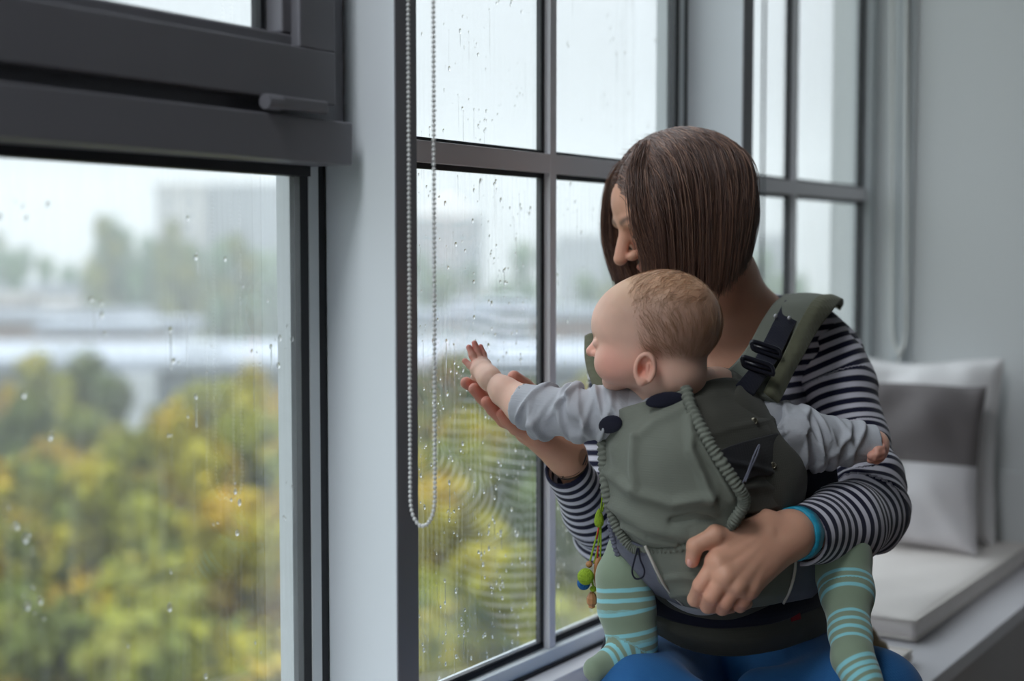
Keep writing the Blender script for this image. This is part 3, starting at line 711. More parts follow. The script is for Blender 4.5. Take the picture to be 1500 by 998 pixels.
M['olive'] = weave('olive_canvas', lin(120, 124, 114), lin(107, 111, 102), 900, mott=25)
M['olive_dark'] = weave('dark_olive_canvas', lin(82, 81, 74), lin(71, 71, 65), 900, mott=25)
M['olive_mesh'] = weave('olive_mesh', lin(100, 100, 80), lin(86, 87, 70), 300, bstr=.8)
M['navy'] = weave('navy_webbing', lin(30, 31, 48), lin(24, 25, 40), 500)
M['denim_grey'] = weave('slate_denim', lin(116, 118, 132), lin(98, 100, 116), 800, mott=40)
M['pale_piping'] = weave('pale_reflective_piping', lin(200, 196, 188), lin(184, 180, 172), 900)
M['plastic_black'] = surf('black_plastic', lin(24, 25, 34), lin(30, 31, 42), 60, .35)
M['steel'] = surf('snap_steel', lin(150, 146, 130), lin(120, 116, 102), 90, .3, .9)
M['hair'] = surf('dark_brown_hair', lin(100, 73, 63), lin(74, 53, 46), 60, .42, 0, 500, .3, .001, (1, 1, .12))
m, N = newmat('brown_hair_strand'); gm = N.n('ShaderNodeNewGeometry'); r_ = N.n('ShaderNodeValToRGB', i_0=(gm, 'Random Per Island')); e = r_.color_ramp.elements
e[0].color = (*lin(78, 55, 47), 1); e[1].color = (*lin(168, 128, 106), 1); k = e.new(.7); k.color = (*lin(112, 81, 69), 1)
finish(N, (r_, 'Color'), .38, spec=.6); M['hair_strand'] = m
M['brow'] = surf('brow_hair', lin(60, 42, 36), lin(50, 36, 30), 90, .7)
def tones(V, base, spots):
    """spots: (centre, radius, colour, strength) of natural skin colour: lips, cheeks, fingertips"""
    T = np.tile(np.array(base), (len(V), 1))
    for c, r, col, s in spots:
        w = np.exp(-((V-np.asarray(c))**2).sum(1)/(r*r))*s; T = T*(1-w[:, None])+np.array(col)*w[:, None]
    return T

# ================================================================== the mother
mother = thing('person', (*P(1070, 1000, 2.3)[:2], .51), 'woman in a navy striped top and blue jeans holding a baby in a carrier', 'person')
SK = lin(212, 162, 137); RED = lin(206, 128, 112)
HC = P(990, 300, 2.235)
pt_, yw = math.radians(27), math.radians(14)
hd = (-RIGHT*math.cos(yw)-FWD*math.sin(yw))*math.cos(pt_)-UP*math.sin(pt_)
hF, hS, hU = frame(hd, .0)
if hS@FWD > 0: pass
HA = np.array([hF, hS, hU])
def hp(f, s, u): return HC+hF*f+hS*s+hU*u
vol = Vol(*bounds([HC, P(1085, 560, 2.3)], .16), .0022)
vol.add(Ell(hp(-.008, 0, .020), (.090, .072, .078), HA), .01).add(Ell(hp(.03, 0, -.035), (.062, .058, .082), HA), .03)
vol.add(Ell(hp(.045, 0, .03), (.045, .06, .045), HA), .03).add(Ell(hp(.07, 0, -.098), (.018, .022, .017), HA), .02)
for s in (-1, 1):
    vol.add(Ell(hp(.058, s*.042, -.022), (.026, .018, .018), HA), .02)
    vol.cut(Ell(hp(.097, s*.031, -.002), (.016, .019, .012), HA), .012)
    vol.add(Ell(hp(.077, s*.031, -.004), (.0135, .0155, .0125), HA), .003)
vol.add(Cone(hp(.087, -.032, .014), hp(.087, .032, .014), .009, .009), .012)
vol.add(Cone(hp(.090, 0, .006), hp(.119, 0, -.034), .008, .0110), .009)
for s in (-1, 1): vol.add(Ell(hp(.102, s*.0125, -.037), (.011, .0075, .008), HA), .004)
vol.cut(Ell(hp(.103, .006, -.043), (.006, .003, .003), HA), .002).cut(Ell(hp(.103, -.006, -.043), (.006, .003, .003), HA), .002)
vol.add(Ell(hp(.090, 0, -.062), (.010, .024, .0062), HA), .004).add(Ell(hp(.088, 0, -.071), (.010, .020, .0068), HA), .004)
vol.cut(Cone(hp(.100, -.02, -.0665), hp(.100, .02, -.0665), .0022, .0022), .002)
nb = P(1082, 470, 2.33)
vol.chain([hp(-.035, 0, -.045), P(1062, 420, 2.30), nb, P(1078, 560, 2.34)], [.055, .052, .058, .09], .03)
vol.add(Cone(P(1082, 475, 2.33), P(1190, 500, 2.33), .05, .045), .04).add(Cone(P(1075, 480, 2.33), P(960, 520, 2.36), .05, .045), .04)
vol.add(Ell(P(1060, 565, 2.32), (.12, .09, .10)), .05)
headm = vol.mesh()
# hand on the carrier (seen from its back)
def hand(wrist, mcps, fingers, thumb, rw, rm, rf, rt, h=.0016, fl=None, arm=None, palm=None, kf=.007, kp=.012):
    allp = [wrist]+mcps+[q for f in fingers for q in f]+list(thumb)+([arm] if arm is not None else [])
    lo, hi = bounds(allp, .03); palmv = Vol(lo, hi, h)
    for q, r in zip(mcps, rm): palmv.add(Cone(wrist, q, rw, r, fl), kp)
    for i in range(len(mcps)-1): palmv.add(Cone(mcps[i], mcps[i+1], rm[i]*.96, rm[i+1]*.96, fl), kp*.66)
    if palm is not None:
        for q in palm: palmv.add(q, .014 if (not isinstance(q, Ell) and q.ra > .01) else .006)
    if arm is not None: palmv.add(Cone(wrist, arm, rw*1.0, rw*1.08), .02)
    base = palmv.F.copy(); out = base.copy()
    for f, q, r in zip(fingers+[thumb], mcps+[None], list(rf)+[rt]):
        fv = Vol(lo, hi, h); ch = ([q] if q is not None else [])+list(f); rr = list(r)
        fv.chain(ch, rr, .003)
        one = smin(base, fv.F, kf if q is not None else kf*1.6); out = smin(out, one, .0012)
    palmv.F = out.astype(np.float32); V, Q = palmv.mesh(); return relax(V, Q, 1, .4), Q
wR = P(1156, 784, 1.930)
mc = [P(1050, 824, 1.858), P(1062, 843, 1.848), P(1079, 856, 1.850), P(1097, 862, 1.862)]
fg = [[P(1027, 858, 1.856), P(1018, 878, 1.880), P(1030, 884, 1.91)],
      [P(1043, 873, 1.848), P(1037, 888, 1.874), P(1050, 889, 1.905)],
      [P(1063, 881, 1.852), P(1058, 891, 1.878), P(1072, 889, 1.905)],
      [P(1088, 880, 1.868), P(1084, 888, 1.890), P(1094, 884, 1.915)]]
th = [P(1090, 784, 1.900), P(1046, 784, 1.868), P(1018, 800, 1.862), P(1014, 822, 1.868)]
tend = [Cone(P(1128, 780+6*i, 1.893-.002*i), m_-FWD*.010, .0050, .0062) for i, m_ in enumerate(mc)]
kn = [Ell(m_-FWD*.008+UP*.001, (.0088, .0088, .0088)) for m_ in mc]
handR = hand(wR, mc, fg, th, .0265, [.0142, .0145, .0138, .0130], [[.0128, .0112, .0100, .0092], [.0128, .0114, .0102, .0092], [.0122, .0108, .0098, .0088], [.0112, .0096, .0088, .008]], [.0155, .0140, .0112, .0094], arm=P(1225, 768, 2.03), kf=.0045,
             palm=[Cone(P(1130, 788, 1.912), P(1070, 828, 1.872), .028, .021, (FWD, .6)), Cone(P(1120, 768, 1.915), P(1060, 798, 1.876), .020, .014)]+tend+kn)
# hand under the baby's arm
wL = P(830, 668, 2.125)
mcl = [P(762, 613, 2.150), P(768, 622, 2.128), P(774, 632, 2.106), P(785, 640, 2.090)]
fgl = [[P(722, 588, 2.138), P(696, 568, 2.128), P(683, 561, 2.118)],
       [P(728, 604, 2.118), P(706, 582, 2.108), P(695, 570, 2.098)],
       [P(738, 616, 2.094), P(722, 600, 2.086), P(713, 589, 2.078)],
       [P(755, 628, 2.085), P(742, 616, 2.080), P(735, 607, 2.076)]]
thl = [P(812, 620, 2.165), P(790, 584, 2.180), P(768, 565, 2.170), P(753, 553, 2.155)]
handL = hand(wL, mcl, fgl, thl, .0222, [.0145, .0150, .0145, .0135], [[.0120, .0108, .0098, .0090], [.0122, .011, .0098, .0090], [.0118, .0105, .0096, .0088], [.0108, .0096, .0088, .008]], [.017, .0135, .0118, .0105], arm=P(862, 735, 2.2),
             palm=[Cone(P(815, 655, 2.125), P(775, 628, 2.115), .0215, .019, (FWD, 1.2))])
V, Q = join([headm, handR, handL])
spots = [(hp(.10, 0, -.066), .016, lin(196, 112, 104), .8), (hp(.075, .045, -.03), .025, RED, .35), (hp(.112, 0, -.032), .014, RED, .4)]
for s in (-1, 1):
    for q in np.linspace(.012, .046, 9): spots.append((hp(.096-(max(0, q-.03))*.55, s*q, .016+.25*(q-.012)-9*max(0, q-.03)**2*2), .0042, lin(78, 54, 44), .75))
for f in fgl+[thl]: spots.append((f[-1], .022, lin(216, 132, 118), .7))
for q in mcl: spots.append((q, .03, lin(200, 132, 116), .35))
for f in fg: spots.append((f[0], .013, lin(200, 128, 108), .45))
for q in mc: spots.append((q, .011, lin(206, 140, 116), .3))
spots.append((th[-1], .014, lin(214, 140, 124), .6))
body = mk('body', V, Q, M['skin'], mother, True, {'tone': tones(V, SK, spots)})
mb = MB(); nail = lin(226, 168, 156)
M['nail'] = surf('fingernail', nail, tuple(x*.95 for x in nail), 80, .3)
mb.ball(P(1011, 824, 1.8605), .0058, 10, 7, (.75, .45, 1.2), HA*0+np.array([RIGHT, FWD, UP])); mb.build('thumbnail', M['nail'], mother, True)
for s in (-1, 1):
    mb = MB(); mb.tube(cr([hp(.0895, s*.019, -.008), hp(.0935, s*.027, -.0105), hp(.0935, s*.034, -.0105), hp(.0885, s*.043, -.008)], 12), .0011, 6); mb.build('eyelashes', M['brow'], mother, True)

# ---- hair: a cap under many combed strands that fall from the parting
def haircap():
    v = Vol(*bounds([HC], .17), .003)
    v.add(Ell(hp(-.012, 0, .024), (.101, .085, .088), HA), .01)
    for s in (1, -1):
        side = hS*s
        a = HC+side*.056-hF*.020+UP*.015
        v.add(Cone(a, a-UP*.092+RIGHT*.012, .060, .048, (side, .5)), .04)
        b_ = HC+side*.030+RIGHT*.048+UP*.015; v.add(Cone(b_, b_-UP*.072+RIGHT*.004, .056, .044), .04)
        c_ = HC+side*.060+hF*.026+UP*.03; v.add(Cone(c_, c_-UP*.095+hF*.008, .026, .012, (side, .45)), .03)
    # free the face
    v.cut(Ell(hp(.100, 0, -.045), (.060, .049, .088), HA), .01)
    return v
hv = haircap(); FC_ = hv.F.copy(); GC_ = np.stack(np.gradient(FC_, hv.h), -1)
def capd(p):
    i = np.clip(np.round((p-hv.o)/hv.h).astype(int), 1, hv.n-2); return float(FC_[tuple(i)])+float(GC_[tuple(i)]@(p-(hv.o+hv.h*i))), GC_[tuple(i)]
V, Q = hv.mesh(); V = relax(V, Q, 2); cap = mk('hair', V, Q, M['hair'], mother)
rg = np.random.default_rng(3); mbV = []; mbF = []; cnt = 0
def strand(A, r0):
    global cnt
    n = len(A); R = r0*np.linspace(1, .45, n)
    t = np.gradient(A, axis=0); t /= np.linalg.norm(t, axis=1)[:, None]+1e-9; x = np.cross(t, FWD); x /= np.linalg.norm(x, axis=1)[:, None]+1e-9; y = np.cross(t, x)
    for j in range(3):
        an = 2*math.pi*j/3; mbV.append(A+R[:, None]*(math.cos(an)*x+math.sin(an)*y))
    i = np.arange(n-1)
    for j in range(3):
        j2 = (j+1) % 3; mbF.append(np.stack([cnt+j*n+i, cnt+j2*n+i, cnt+j2*n+i+1, cnt+j*n+i+1], -1))
    cnt += 3*n
capE = [Ell(hp(-.018, 0, .036), (.108, .089, .100), HA)]
zend = P(1050, 422, 2.235)[2]
for k in range(5200):
    sd = 1 if rg.random() < .62 else -1
    ff = rg.uniform(-.10, .098)*(.98 if sd > 0 else 1)               # along the parting, front to back
    lat = abs(rg.normal(0, .022))+.002
    root = hp(ff-.012, sd*lat, .0)
    e = ((ff+.0)/.101)**2+(lat/.085)**2
    if e > .97: continue
    root = hp(ff-.012, sd*lat, .024+.088*math.sqrt(1-e))
    inf = rg.uniform(.0, .008)
    Ek = Ell(hp(-.018, 0, .036), (.106+inf, .088+inf, .098+inf), HA)
    p = root.copy(); pts = [p.copy()]; vel = hS*sd*1.0-hF*(.25+.5*max(0, -ff)/.1)+UP*.1+rg.normal(0, .06, 3); vel /= np.linalg.norm(vel)
    back = max(0., -ff)/.1
    zc = zend+rg.normal(.004, .006)+(.012 if ff > .05 else 0)
    hang = 0
    for st in range(26):
        vel = vel*.80+(-UP*.24+rg.normal(0, .012, 3)); 
        if hang: vel += (HC-hF*.02-p)*np.array([1, 1, 0])*(.25+.5*back)
        vel /= np.linalg.norm(vel); p = p+vel*.0125
        dd, g_ = capd(p); dd -= .0012+inf*.5
        if dd < 0:
            g_ = g_/(np.linalg.norm(g_)+1e-9); p = p-g_*dd; vel -= g_*min(0, vel@g_)
        else: hang = hang or (dd > .004)
        pts.append(p.copy())
        if p[2] < zc+max(0, (p-HC)@RIGHT-.062)*1.0: break
    if len(pts) < 5: continue
    # keep strands out of the face opening
    A = np.array(pts); loc = (A-HC)@HA.T; inface = (loc[:, 0] > .066) & (np.abs(loc[:, 1]) < .046) & (loc[:, 2] < .052)
    if inface.any(): continue
    strand(A, rg.uniform(.00035, .0008))
def lock(pts, n, spread, jit, r=(.00035, .0008)):
    pts = np.array([P(*q) for q in pts])
    for k in range(n):
        off = rg.normal(0, 1, 3)*np.array(spread); g = np.linspace(.6, 1.15, len(pts))[:, None]
        strand(cr(pts+(RIGHT*off[0]+FWD*off[1]+UP*off[2])*g+rg.normal(0, jit, (len(pts), 3)), 16), rg.uniform(*r))
# the curtain on the window side of the face, and the front edge of the near curtain
lock([(932, 226, 2.25), (905, 248, 2.27), (890, 283, 2.29), (886, 330, 2.305), (892, 372, 2.305), (906, 410, 2.295)], 380, (.0035, .010, .004), .0008)
lock([(934, 230, 2.26), (910, 255, 2.29), (898, 290, 2.305), (895, 335, 2.31), (903, 378, 2.31), (916, 412, 2.30)], 420, (.0050, .008, .004), .0010)
lock([(944, 216, 2.20), (929, 248, 2.165), (929, 290, 2.150), (938, 335, 2.145), (954, 378, 2.150), (970, 412, 2.16)], 420, (.005, .008, .005), .0012)
lock([(948, 214, 2.20), (940, 250, 2.155), (944, 300, 2.138), (956, 350, 2.138), (978, 395, 2.148), (996, 420, 2.16)], 420, (.010, .006, .006), .0014)
for k in range(160):                       # flyaway hairs at the crown and nape
    a_ = rg.uniform(-.2, 3.0); c_ = P(995+106*math.cos(a_), 300-108*math.sin(a_), 2.235); t_ = RIGHT*math.sin(a_)*-1+UP*-math.cos(a_)*-1*.2
    o_ = RIGHT*math.cos(a_)+UP*math.sin(a_); L_ = rg.uniform(.008, .022); q = c_-o_*.006+FWD*rg.normal(0, .03)
    strand(cr(np.array([q-t_*L_, q+o_*.004, q+t_*L_+o_*rg.uniform(.004, .012)]), 7), .00022)
o = mk('hair_strands', np.concatenate(mbV), np.concatenate(mbF), M['hair_strand'], cap); o['kind'] = 'stuff'

# ---- striped top: trunk, two sleeves
vol = Vol(*bounds([P(900, 460, 2.2), P(1240, 1000, 2.5), P(900, 460, 2.5), P(1240, 1000, 2.2)], .09), .0042)
ty = (FWD, .72)
vol.chain([P(1062, 560, 2.36), P(1060, 680, 2.36), P(1055, 820, 2.36), P(1060, 930, 2.35), P(1062, 985, 2.35)], [.165, .160, .150, .168, .172], .05, (FWD, .62))
vol.chain([P(1095, 490, 2.345), P(1180, 505, 2.33), P(1212, 530, 2.32)], [.055, .058, .06], .05)
vol.chain([P(1055, 500, 2.35), P(950, 525, 2.36), P(915, 548, 2.35)], [.055, .058, .06], .05)
for s in (985, 1125): vol.add(Ell(P(s, 640, 2.265), (.075, .075, .08)), .05)
vol.cut(Cone(P(1074, 420, 2.315), P(1062, 520, 2.24), .062, .075), .012)      # wide boat neckline
vol.cut(Ell(P(1062, 548, 2.24), (.075, .05, .06)), .012)
vol.disp(lambda X: .0022*vnoise(X, 45, 4))
V, Q = vol.mesh(); V = relax(V, Q, 2)
uu, vv = pix(V); shirt = mk('striped_top', V, Q, M['stripes'], mother, True, {'st': V[:, 2]+.02*((V-P(1060, 700, 2.35))@RIGHT)**2*4-.006*np.sin(uu/38.)})
def sleeve(name, pts, rad, cuff_dir, wr, seed, extra=None, h=.003):
    lo, hi = bounds(pts, .085); v = Vol(lo, hi, h); v.chain(pts, rad, .02)
    if extra: [v.add(e, .02) for e in extra]
    def f(X):
        s = arclen(X.astype(float), pts); out = .0016*vnoise(X, 60, seed)
        for c, w, a, ph, kk in wr:
            rel = X-pts[0]; ang = np.sin((X@_v(RIGHT))*kk+(X[:, 2])*kk*.7+ph); out = out-a*np.exp(-((s-c)/w)**2)*(.5+.5*np.sin((s-c)*2*math.pi/(w*1.1)+2.2*ang))
        return out.astype(np.float32)
    v.disp(f)
    v.clip(pts[-1], np.asarray(pts[-1])-np.asarray(pts[-2]))
    return v
ptsR = [P(1198, 510, 2.315), P(1222, 560, 2.30), P(1246, 640, 2.25), P(1270, 715, 2.19), P(1272, 752, 2.155), P(1235, 768, 2.07), P(1172, 786, 1.965)]
v = sleeve('sleeve', ptsR, [.058, .060, .056, .054, .0565, .0565, .0425], None, [(.26, .05, .008, .4, 30), (.05, .06, .004, 2, 25)], 11)
v.cut(Cone(ptsR[-1], np.asarray(ptsR[-1])+(np.asarray(ptsR[-1])-np.asarray(ptsR[-2]))*.6, .036, .037), .003)
V, Q = v.mesh(); V = relax(V, Q, 2); mk('sleeve', V, Q, M['stripes'], shirt, True, {'st': arclen(V, ptsR)+.003*vnoise(V, 30, 2)})
ptsL = [P(912, 545, 2.35), P(898, 620, 2.335), P(893, 720, 2.315), P(890, 782, 2.285), P(868, 752, 2.225), P(828, 684, 2.135)]
v = sleeve('sleeve', ptsL, [.052, .050, .048, .046, .043, .034], None, [(.27, .05, .006, .4, 30)], 12)
cd_ = np.asarray(ptsL[-1])-np.asarray(ptsL[-2]); v.cut(Cone(np.asarray(ptsL[-1])-cd_*.15, np.asarray(ptsL[-1])+cd_*.6, .0275, .0315), .003)
V, Q = v.mesh(); V = relax(V, Q, 2); mk('sleeve', V, Q, M['stripes'], shirt, True, {'st': arclen(V, ptsL)*1.0+.002*vnoise(V, 30, 3)})
# ---- jeans
kl, kr = P(935, 1072, 1.95), P(1275, 1068, 1.98)
hl, hr = P(990, 985, 2.31), P(1132, 985, 2.31)
al, ar = P(1085, 1115, 1.905), P(1120, 1110, 2.06)
for q in (al, ar): q[2] = .56
for q in (kl, kr): q[2] = max(q[2], .585)
vol = Vol(*bounds([kl, kr, hl, hr, al, ar, P(1060, 950, 2.42)], .12), .0045)
vol.add(Ell(P(1062, 985, 2.36), (.175, .13, .10), np.array([RIGHT, FWD, UP])), .03)
vol.chain([hl, kl], [.094, .076], .04).chain([hr, kr], [.094, .076], .04).chain([kl, al], [.068, .048], .02).chain([kr, ar], [.068, .048], .02)
vol.disp(lambda X: .0022*vnoise(X, 40, 9)); vol.clip((0, 0, .5105), (0, 0, -1))
V, Q = vol.mesh(); V = relax(V, Q, 2); mk('jeans', V, Q, M['jeans'], mother)
# ---- wrist things
root_w = thing('wristband', wR, 'turquoise watch strap on the wrist resting on the carrier', 'wristband')
M['teal'] = surf('turquoise_strap', lin(30, 160, 190), lin(20, 132, 168), 260, .45, 0, 300, .6, .002)
ax_ = wR-P(1225, 768, 2.03); ax_ /= np.linalg.norm(ax_); x_ = np.cross(ax_, UP); x_ /= np.linalg.norm(x_); y_ = np.cross(x_, ax_)
cW = wR-ax_*.020
def ring(mb, c, x, y, ax, r, hw, th, n=40, wav=0.):
    V = []; F = []
    for k in range(n):
        an = 2*math.pi*k/n; d_ = math.cos(an)*x+math.sin(an)*y; w_ = hw*(1+wav*math.sin(an*9))
        for (a_, b_) in ((-w_, 0), (-w_, th), (w_, th), (w_, 0)): V.append(c+ax*a_+d_*(r+b_))
    for k in range(n):
        j = (k+1) % n
        for i in range(4): F.append((k*4+i, k*4+(i+1) % 4, j*4+(i+1) % 4, j*4+i))
    mb.add(V, F)
mb = MB(); ring(mb, cW-FWD*.001, x_, y_, ax_, .0332, .0095, .0042, 48, .10); mb.build('strap', M['teal'], root_w, True)
mb = MB(); mb.ball(cW-FWD*.034-ax_*.013, .012, 14, 9, (.7, .28, 1.1), np.array([ax_, FWD, UP])); mb.build('watch_face', M['plastic_black'], root_w, True)
root_b = thing('thread_bracelet', wL, 'thin dark thread bracelets on the wrist beneath the baby\'s arm', 'bracelet')
M['thread'] = surf('dark_thread', lin(74, 62, 58), lin(54, 46, 46), 300, .8)
axl = wL-P(862, 735, 2.2); axl /= np.linalg.norm(axl); xl = np.cross(axl, UP); xl /= np.linalg.norm(xl); yl = np.cross(xl, axl)
for q, r in ((.004, .0292), (.010, .0286), (.017, .0282)):
    mb = MB(); c = wL-axl*q; mb.tube([c+r*(math.cos(a)*xl+math.sin(a)*(yl+axl*.12)) for a in np.linspace(0, 2*math.pi, 37)[:-1]], .0015, 6, closed=True); mb.build('thread', M['thread'], root_b, True)
c = wL-axl*.020-RIGHT*.012-FWD*.0245; mb = MB(); mb.tube(cr([c, c-UP*.008+RIGHT*.002, c-UP*.018-RIGHT*.001], 8), .0011, 5); mb.build('thread_end', M['thread'], root_b, True)

# ================================================================== the baby
baby = thing('baby', (*P(1010, 830, 2.02)[:2], P(1010, 985, 2.0)[2]), 'baby in a grey top and striped leggings reaching for the window', 'baby')
BS = lin(234, 192, 172); BR = lin(232, 150, 134)
BC = P(957, 481, 1.955); ya = math.radians(17)
bF, bS, bU = frame(-RIGHT*math.cos(ya)+FWD*math.sin(ya)-UP*.04); BA = np.array([bF, bS, bU])
def bp(f, s, u): return BC+bF*f+bS*s+bU*u
near = 1 if (bS@FWD) < 0 else -1
vol = Vol(*bounds([BC, P(1000, 640, 2.0)], .125), .0017)
vol.add(Ell(bp(-.014, 0, .010), (.080, .068, .070), BA), .01).add(Ell(bp(.032, 0, .006), (.053, .057, .050), BA), .03)
vol.add(Ell(bp(.028, 0, -.042), (.050, .052, .040), BA), .02)
for s in (-1, 1):
    vol.add(Ell(bp(.050, s*.030, -.046), (.027, .023, .025), BA), .014)
    vol.cut(Ell(bp(.088, s*.026, -.016), (.012, .014, .008), BA), .010)
    vol.add(Ell(bp(.071, s*.026, -.017), (.009, .012, .009), BA), .003)
vol.add(Ell(bp(.058, 0, -.073), (.016, .018, .013), BA), .012)
vol.add(Cone(bp(.078, 0, -.016), bp(.089, 0, -.030), .006, .0075), .007)
for s in (-1, 1): vol.add(Ell(bp(.082, s*.007, -.033), (.006, .0045, .005), BA), .003)
vol.add(Ell(bp(.074, 0, -.050), (.010, .013, .005), BA), .004).add(Ell(bp(.071, 0, -.057), (.010, .011, .005), BA), .004)
vol.cut(Cone(bp(.083, -.012, -.0535), bp(.083, .012, -.0535), .0016, .0016), .002)
for s in (-1, 1):                                   # ears: rim, lobe and hollow
    ec = bp(-.002, s*.0635, -.050); eo = bS*s; ea = bF*.93-bU*.1; 
    tilt = .18; eu = bU*math.cos(tilt)-bF*math.sin(tilt); ef = bF*math.cos(tilt)+bU*math.sin(tilt)
    EA = np.array([ef, eo, eu]); pl = ec+eo*.005
    vol.add(Ell(pl, (.0150, .0075, .0225), EA), .004)
    vol.cut(Ell(pl+eo*.0085+ef*.0010+eu*.002, (.0098, .0085, .0150), EA), .0018)
    vol.cut(Ell(pl+eo*.004+ef*.003-eu*.003, (.0055, .008, .0075), EA), .002)
    rim = [pl+eo*.0065+ef*(.0125*math.cos(a))+eu*(.0195*math.sin(a)) for a in np.linspace(-1.0, 4.0, 16)]
    for i in range(15): vol.add(Cone(rim[i], rim[i+1], .0031, .0031), .0012)
    vol.add(Ell(pl+eo*.004-eu*.0185+ef*.003, (.0065, .005, .0065), EA), .003)
    vol.add(Cone(pl+eo*.004-ef*.003+eu*.006, pl+eo*.004-ef*.004-eu*.008, .0028, .0028), .002)
vol.chain([bp(-.022, 0, -.055), P(985, 572, 1.99), P(1000, 615, 2.01)], [.050, .049, .062], .012)
vol.add(Cone(P(960, 592, 1.985), P(1050, 572, 2.02), .036, .034), .02)
hm = vol.mesh(); hm = (relax(*hm, 1, .4), hm[1])
# reaching hand, fingers spread
bw = P(718, 556, 2.075)
bm_ = [P(697, 543, 2.098), P(699, 535, 2.106), P(705, 531, 2.112), P(712, 533, 2.116)]
bf_ = [[P(689, 536, 2.104), P(681, 529, 2.109)], [P(692, 521, 2.114), P(687, 509, 2.119)], [P(699, 515, 2.120), P(695, 503, 2.124)], [P(708, 519, 2.124), P(704, 508, 2.128)]]
bt_ = [P(713, 550, 2.096), P(703, 555, 2.100), P(694, 553, 2.104)]
hb = hand(bw, bm_, bf_, bt_, .0105, [.0066, .0066, .0066, .0062], [[.0056, .0050, .0043], [.0056, .0051, .0044], [.0056, .0051, .0044], [.0052, .0047, .0041]], [.0075, .0056, .0048], h=.001, kf=.0025, kp=.006,
          arm=P(745, 578, 2.055), palm=[Cone(P(714, 551, 2.085), P(707, 542, 2.098), .0108, .0092, (FWD, .75))])
# chubby forearm
vol = Vol(*bounds([bw, P(800, 610, 2.0)], .05), .0018); vol.chain([P(721, 557, 2.072), P(738, 573, 2.060), P(768, 594, 2.040), P(800, 608, 2.02)], [.0145, .0215, .0285, .028], .006)
fa = vol.mesh()
# other little fist at the end of the far sleeve
fw_ = P(1281, 652, 2.065)
hb2 = hand(fw_, [P(1287, 651, 2.06), P(1288, 658, 2.055), P(1287, 664, 2.055), P(1284, 669, 2.06)], [[P(1291, 656, 2.045), P(1284, 660, 2.035)], [P(1291, 663, 2.042), P(1283, 666, 2.032)], [P(1289, 669, 2.042), P(1280, 671, 2.034)], [P(1284, 674, 2.048), P(1275, 674, 2.04)]],
           [P(1283, 662, 2.045), P(1276, 668, 2.034)], .015, [.008]*4, [[.0066, .0060, .0054]]*4, [.008, .006], h=.0013, kf=.003, kp=.006, arm=P(1090, 630, 2.04))
V, Q = join([hm, hb, fa, hb2])
loc = (V-BC)@BA.T; sp = [(bp(.05, near*.045, -.045), .026, BR, .6), (bp(.05, -near*.045, -.045), .026, BR, .6), (bp(.086, 0, -.03), .014, BR, .55), (bp(.076, 0, -.053), .011, lin(206, 110, 104), .8)]
for s in (-1, 1): sp += [(bp(-.002, s*.068, -.050), .022, lin(216, 132, 112), .6)]
for f in bf_: sp += [(f[-1], .011, lin(230, 132, 122), .7), (f[0], .010, lin(220, 140, 124), .4)]
for q in [P(1288, 664, 2.05), P(1280, 672, 2.04)]: sp += [(q, .02, lin(222, 132, 112), .6)]
T = tones(V, BS, sp)
# fine hair on the scalp tints the skin behind the hairline
hl_ = np.clip((loc[:, 2]*.8-loc[:, 0]*.85+.045+.006*vnoise(V, 70, 5))/.07, 0, 1)*(loc[:, 2] > -.075)*np.clip((loc[:, 2]+.075)/.03, 0, 1)*(np.linalg.norm(loc, axis=1) < .12)
top_ = np.clip((loc[:, 2]-.02)/.05, 0, 1); hc_ = np.array(lin(128, 98, 82))*(1-top_[:, None])+np.array(lin(198, 156, 112))*top_[:, None]
st_ = .75+.25*vnoise(np.stack([loc[:, 0]*.5+loc[:, 2]*.2, loc[:, 1]*.6, loc[:, 2]*.35], -1), 300, 8)
w_ = (hl_*.70*np.clip(.85+.15*st_, .3, 1.1))[:, None]; T = T*(1-w_)+hc_*w_
bbody = mk('body', V, Q, M['skin'], baby, True, {'tone': T})
M['fuzz'] = surf('fine_blond_hair', lin(184, 142, 106), lin(132, 100, 78), 30, .45)
rg = np.random.default_rng(21); mv, mf, cnt = [], [], 0
Eb = Ell(bp(-.014, 0, .010), (.0805, .0685, .0705), BA)
for k in range(3600):
    d_ = rg.normal(0, 1, 3); d_ /= np.linalg.norm(d_); f, s, u = d_[0]*.0805-.014, d_[1]*.0685, d_[2]*.0705+.010
    if u*.8-f*.85+.022 < 0 or u < -.05: continue
    p = bp(f, s, u); vel = -bF*.5*(1 if u > .02 else .7)-bU*(.5 if u < .045 else -.05)+bS*np.sign(s)*.35+rg.normal(0, .1, 3)
    if u > .035: vel = bF*rg.uniform(-.2, .9)+bS*np.sign(s+1e-6)*.6+rg.normal(0, .2, 3)
    pts = [p.copy()]
    for st in range(8):
        vel /= np.linalg.norm(vel); p = p+vel*.0042; dd = float(Eb.d(p[None].astype(np.float32))[0]); nrm = (p-bp(-.014, 0, .01)); nrm /= np.linalg.norm(nrm); p = p-nrm*(dd-.0006-.0003*st); pts.append(p.copy()); vel = vel+rg.normal(0, .05, 3)-bU*.1
    A = np.array(pts); n = len(A); R = np.linspace(.00019, .00008, n); t = np.gradient(A, axis=0); t /= np.linalg.norm(t, axis=1)[:, None]; x = np.cross(t, FWD+.1*UP); x /= np.linalg.norm(x, axis=1)[:, None]; y = np.cross(t, x)
    for j in range(3): an = 2*math.pi*j/3; mv.append(A+R[:, None]*(math.cos(an)*x+math.sin(an)*y))
    i = np.arange(n-1)
    for j in range(3): j2 = (j+1) % 3; mf.append(np.stack([cnt+j*n+i, cnt+j2*n+i, cnt+j2*n+i+1, cnt+j*n+i+1], -1))
    cnt += 3*n
o = mk('fine_hair', np.concatenate(mv), np.concatenate(mf), M['fuzz'], baby); o['kind'] = 'stuff'
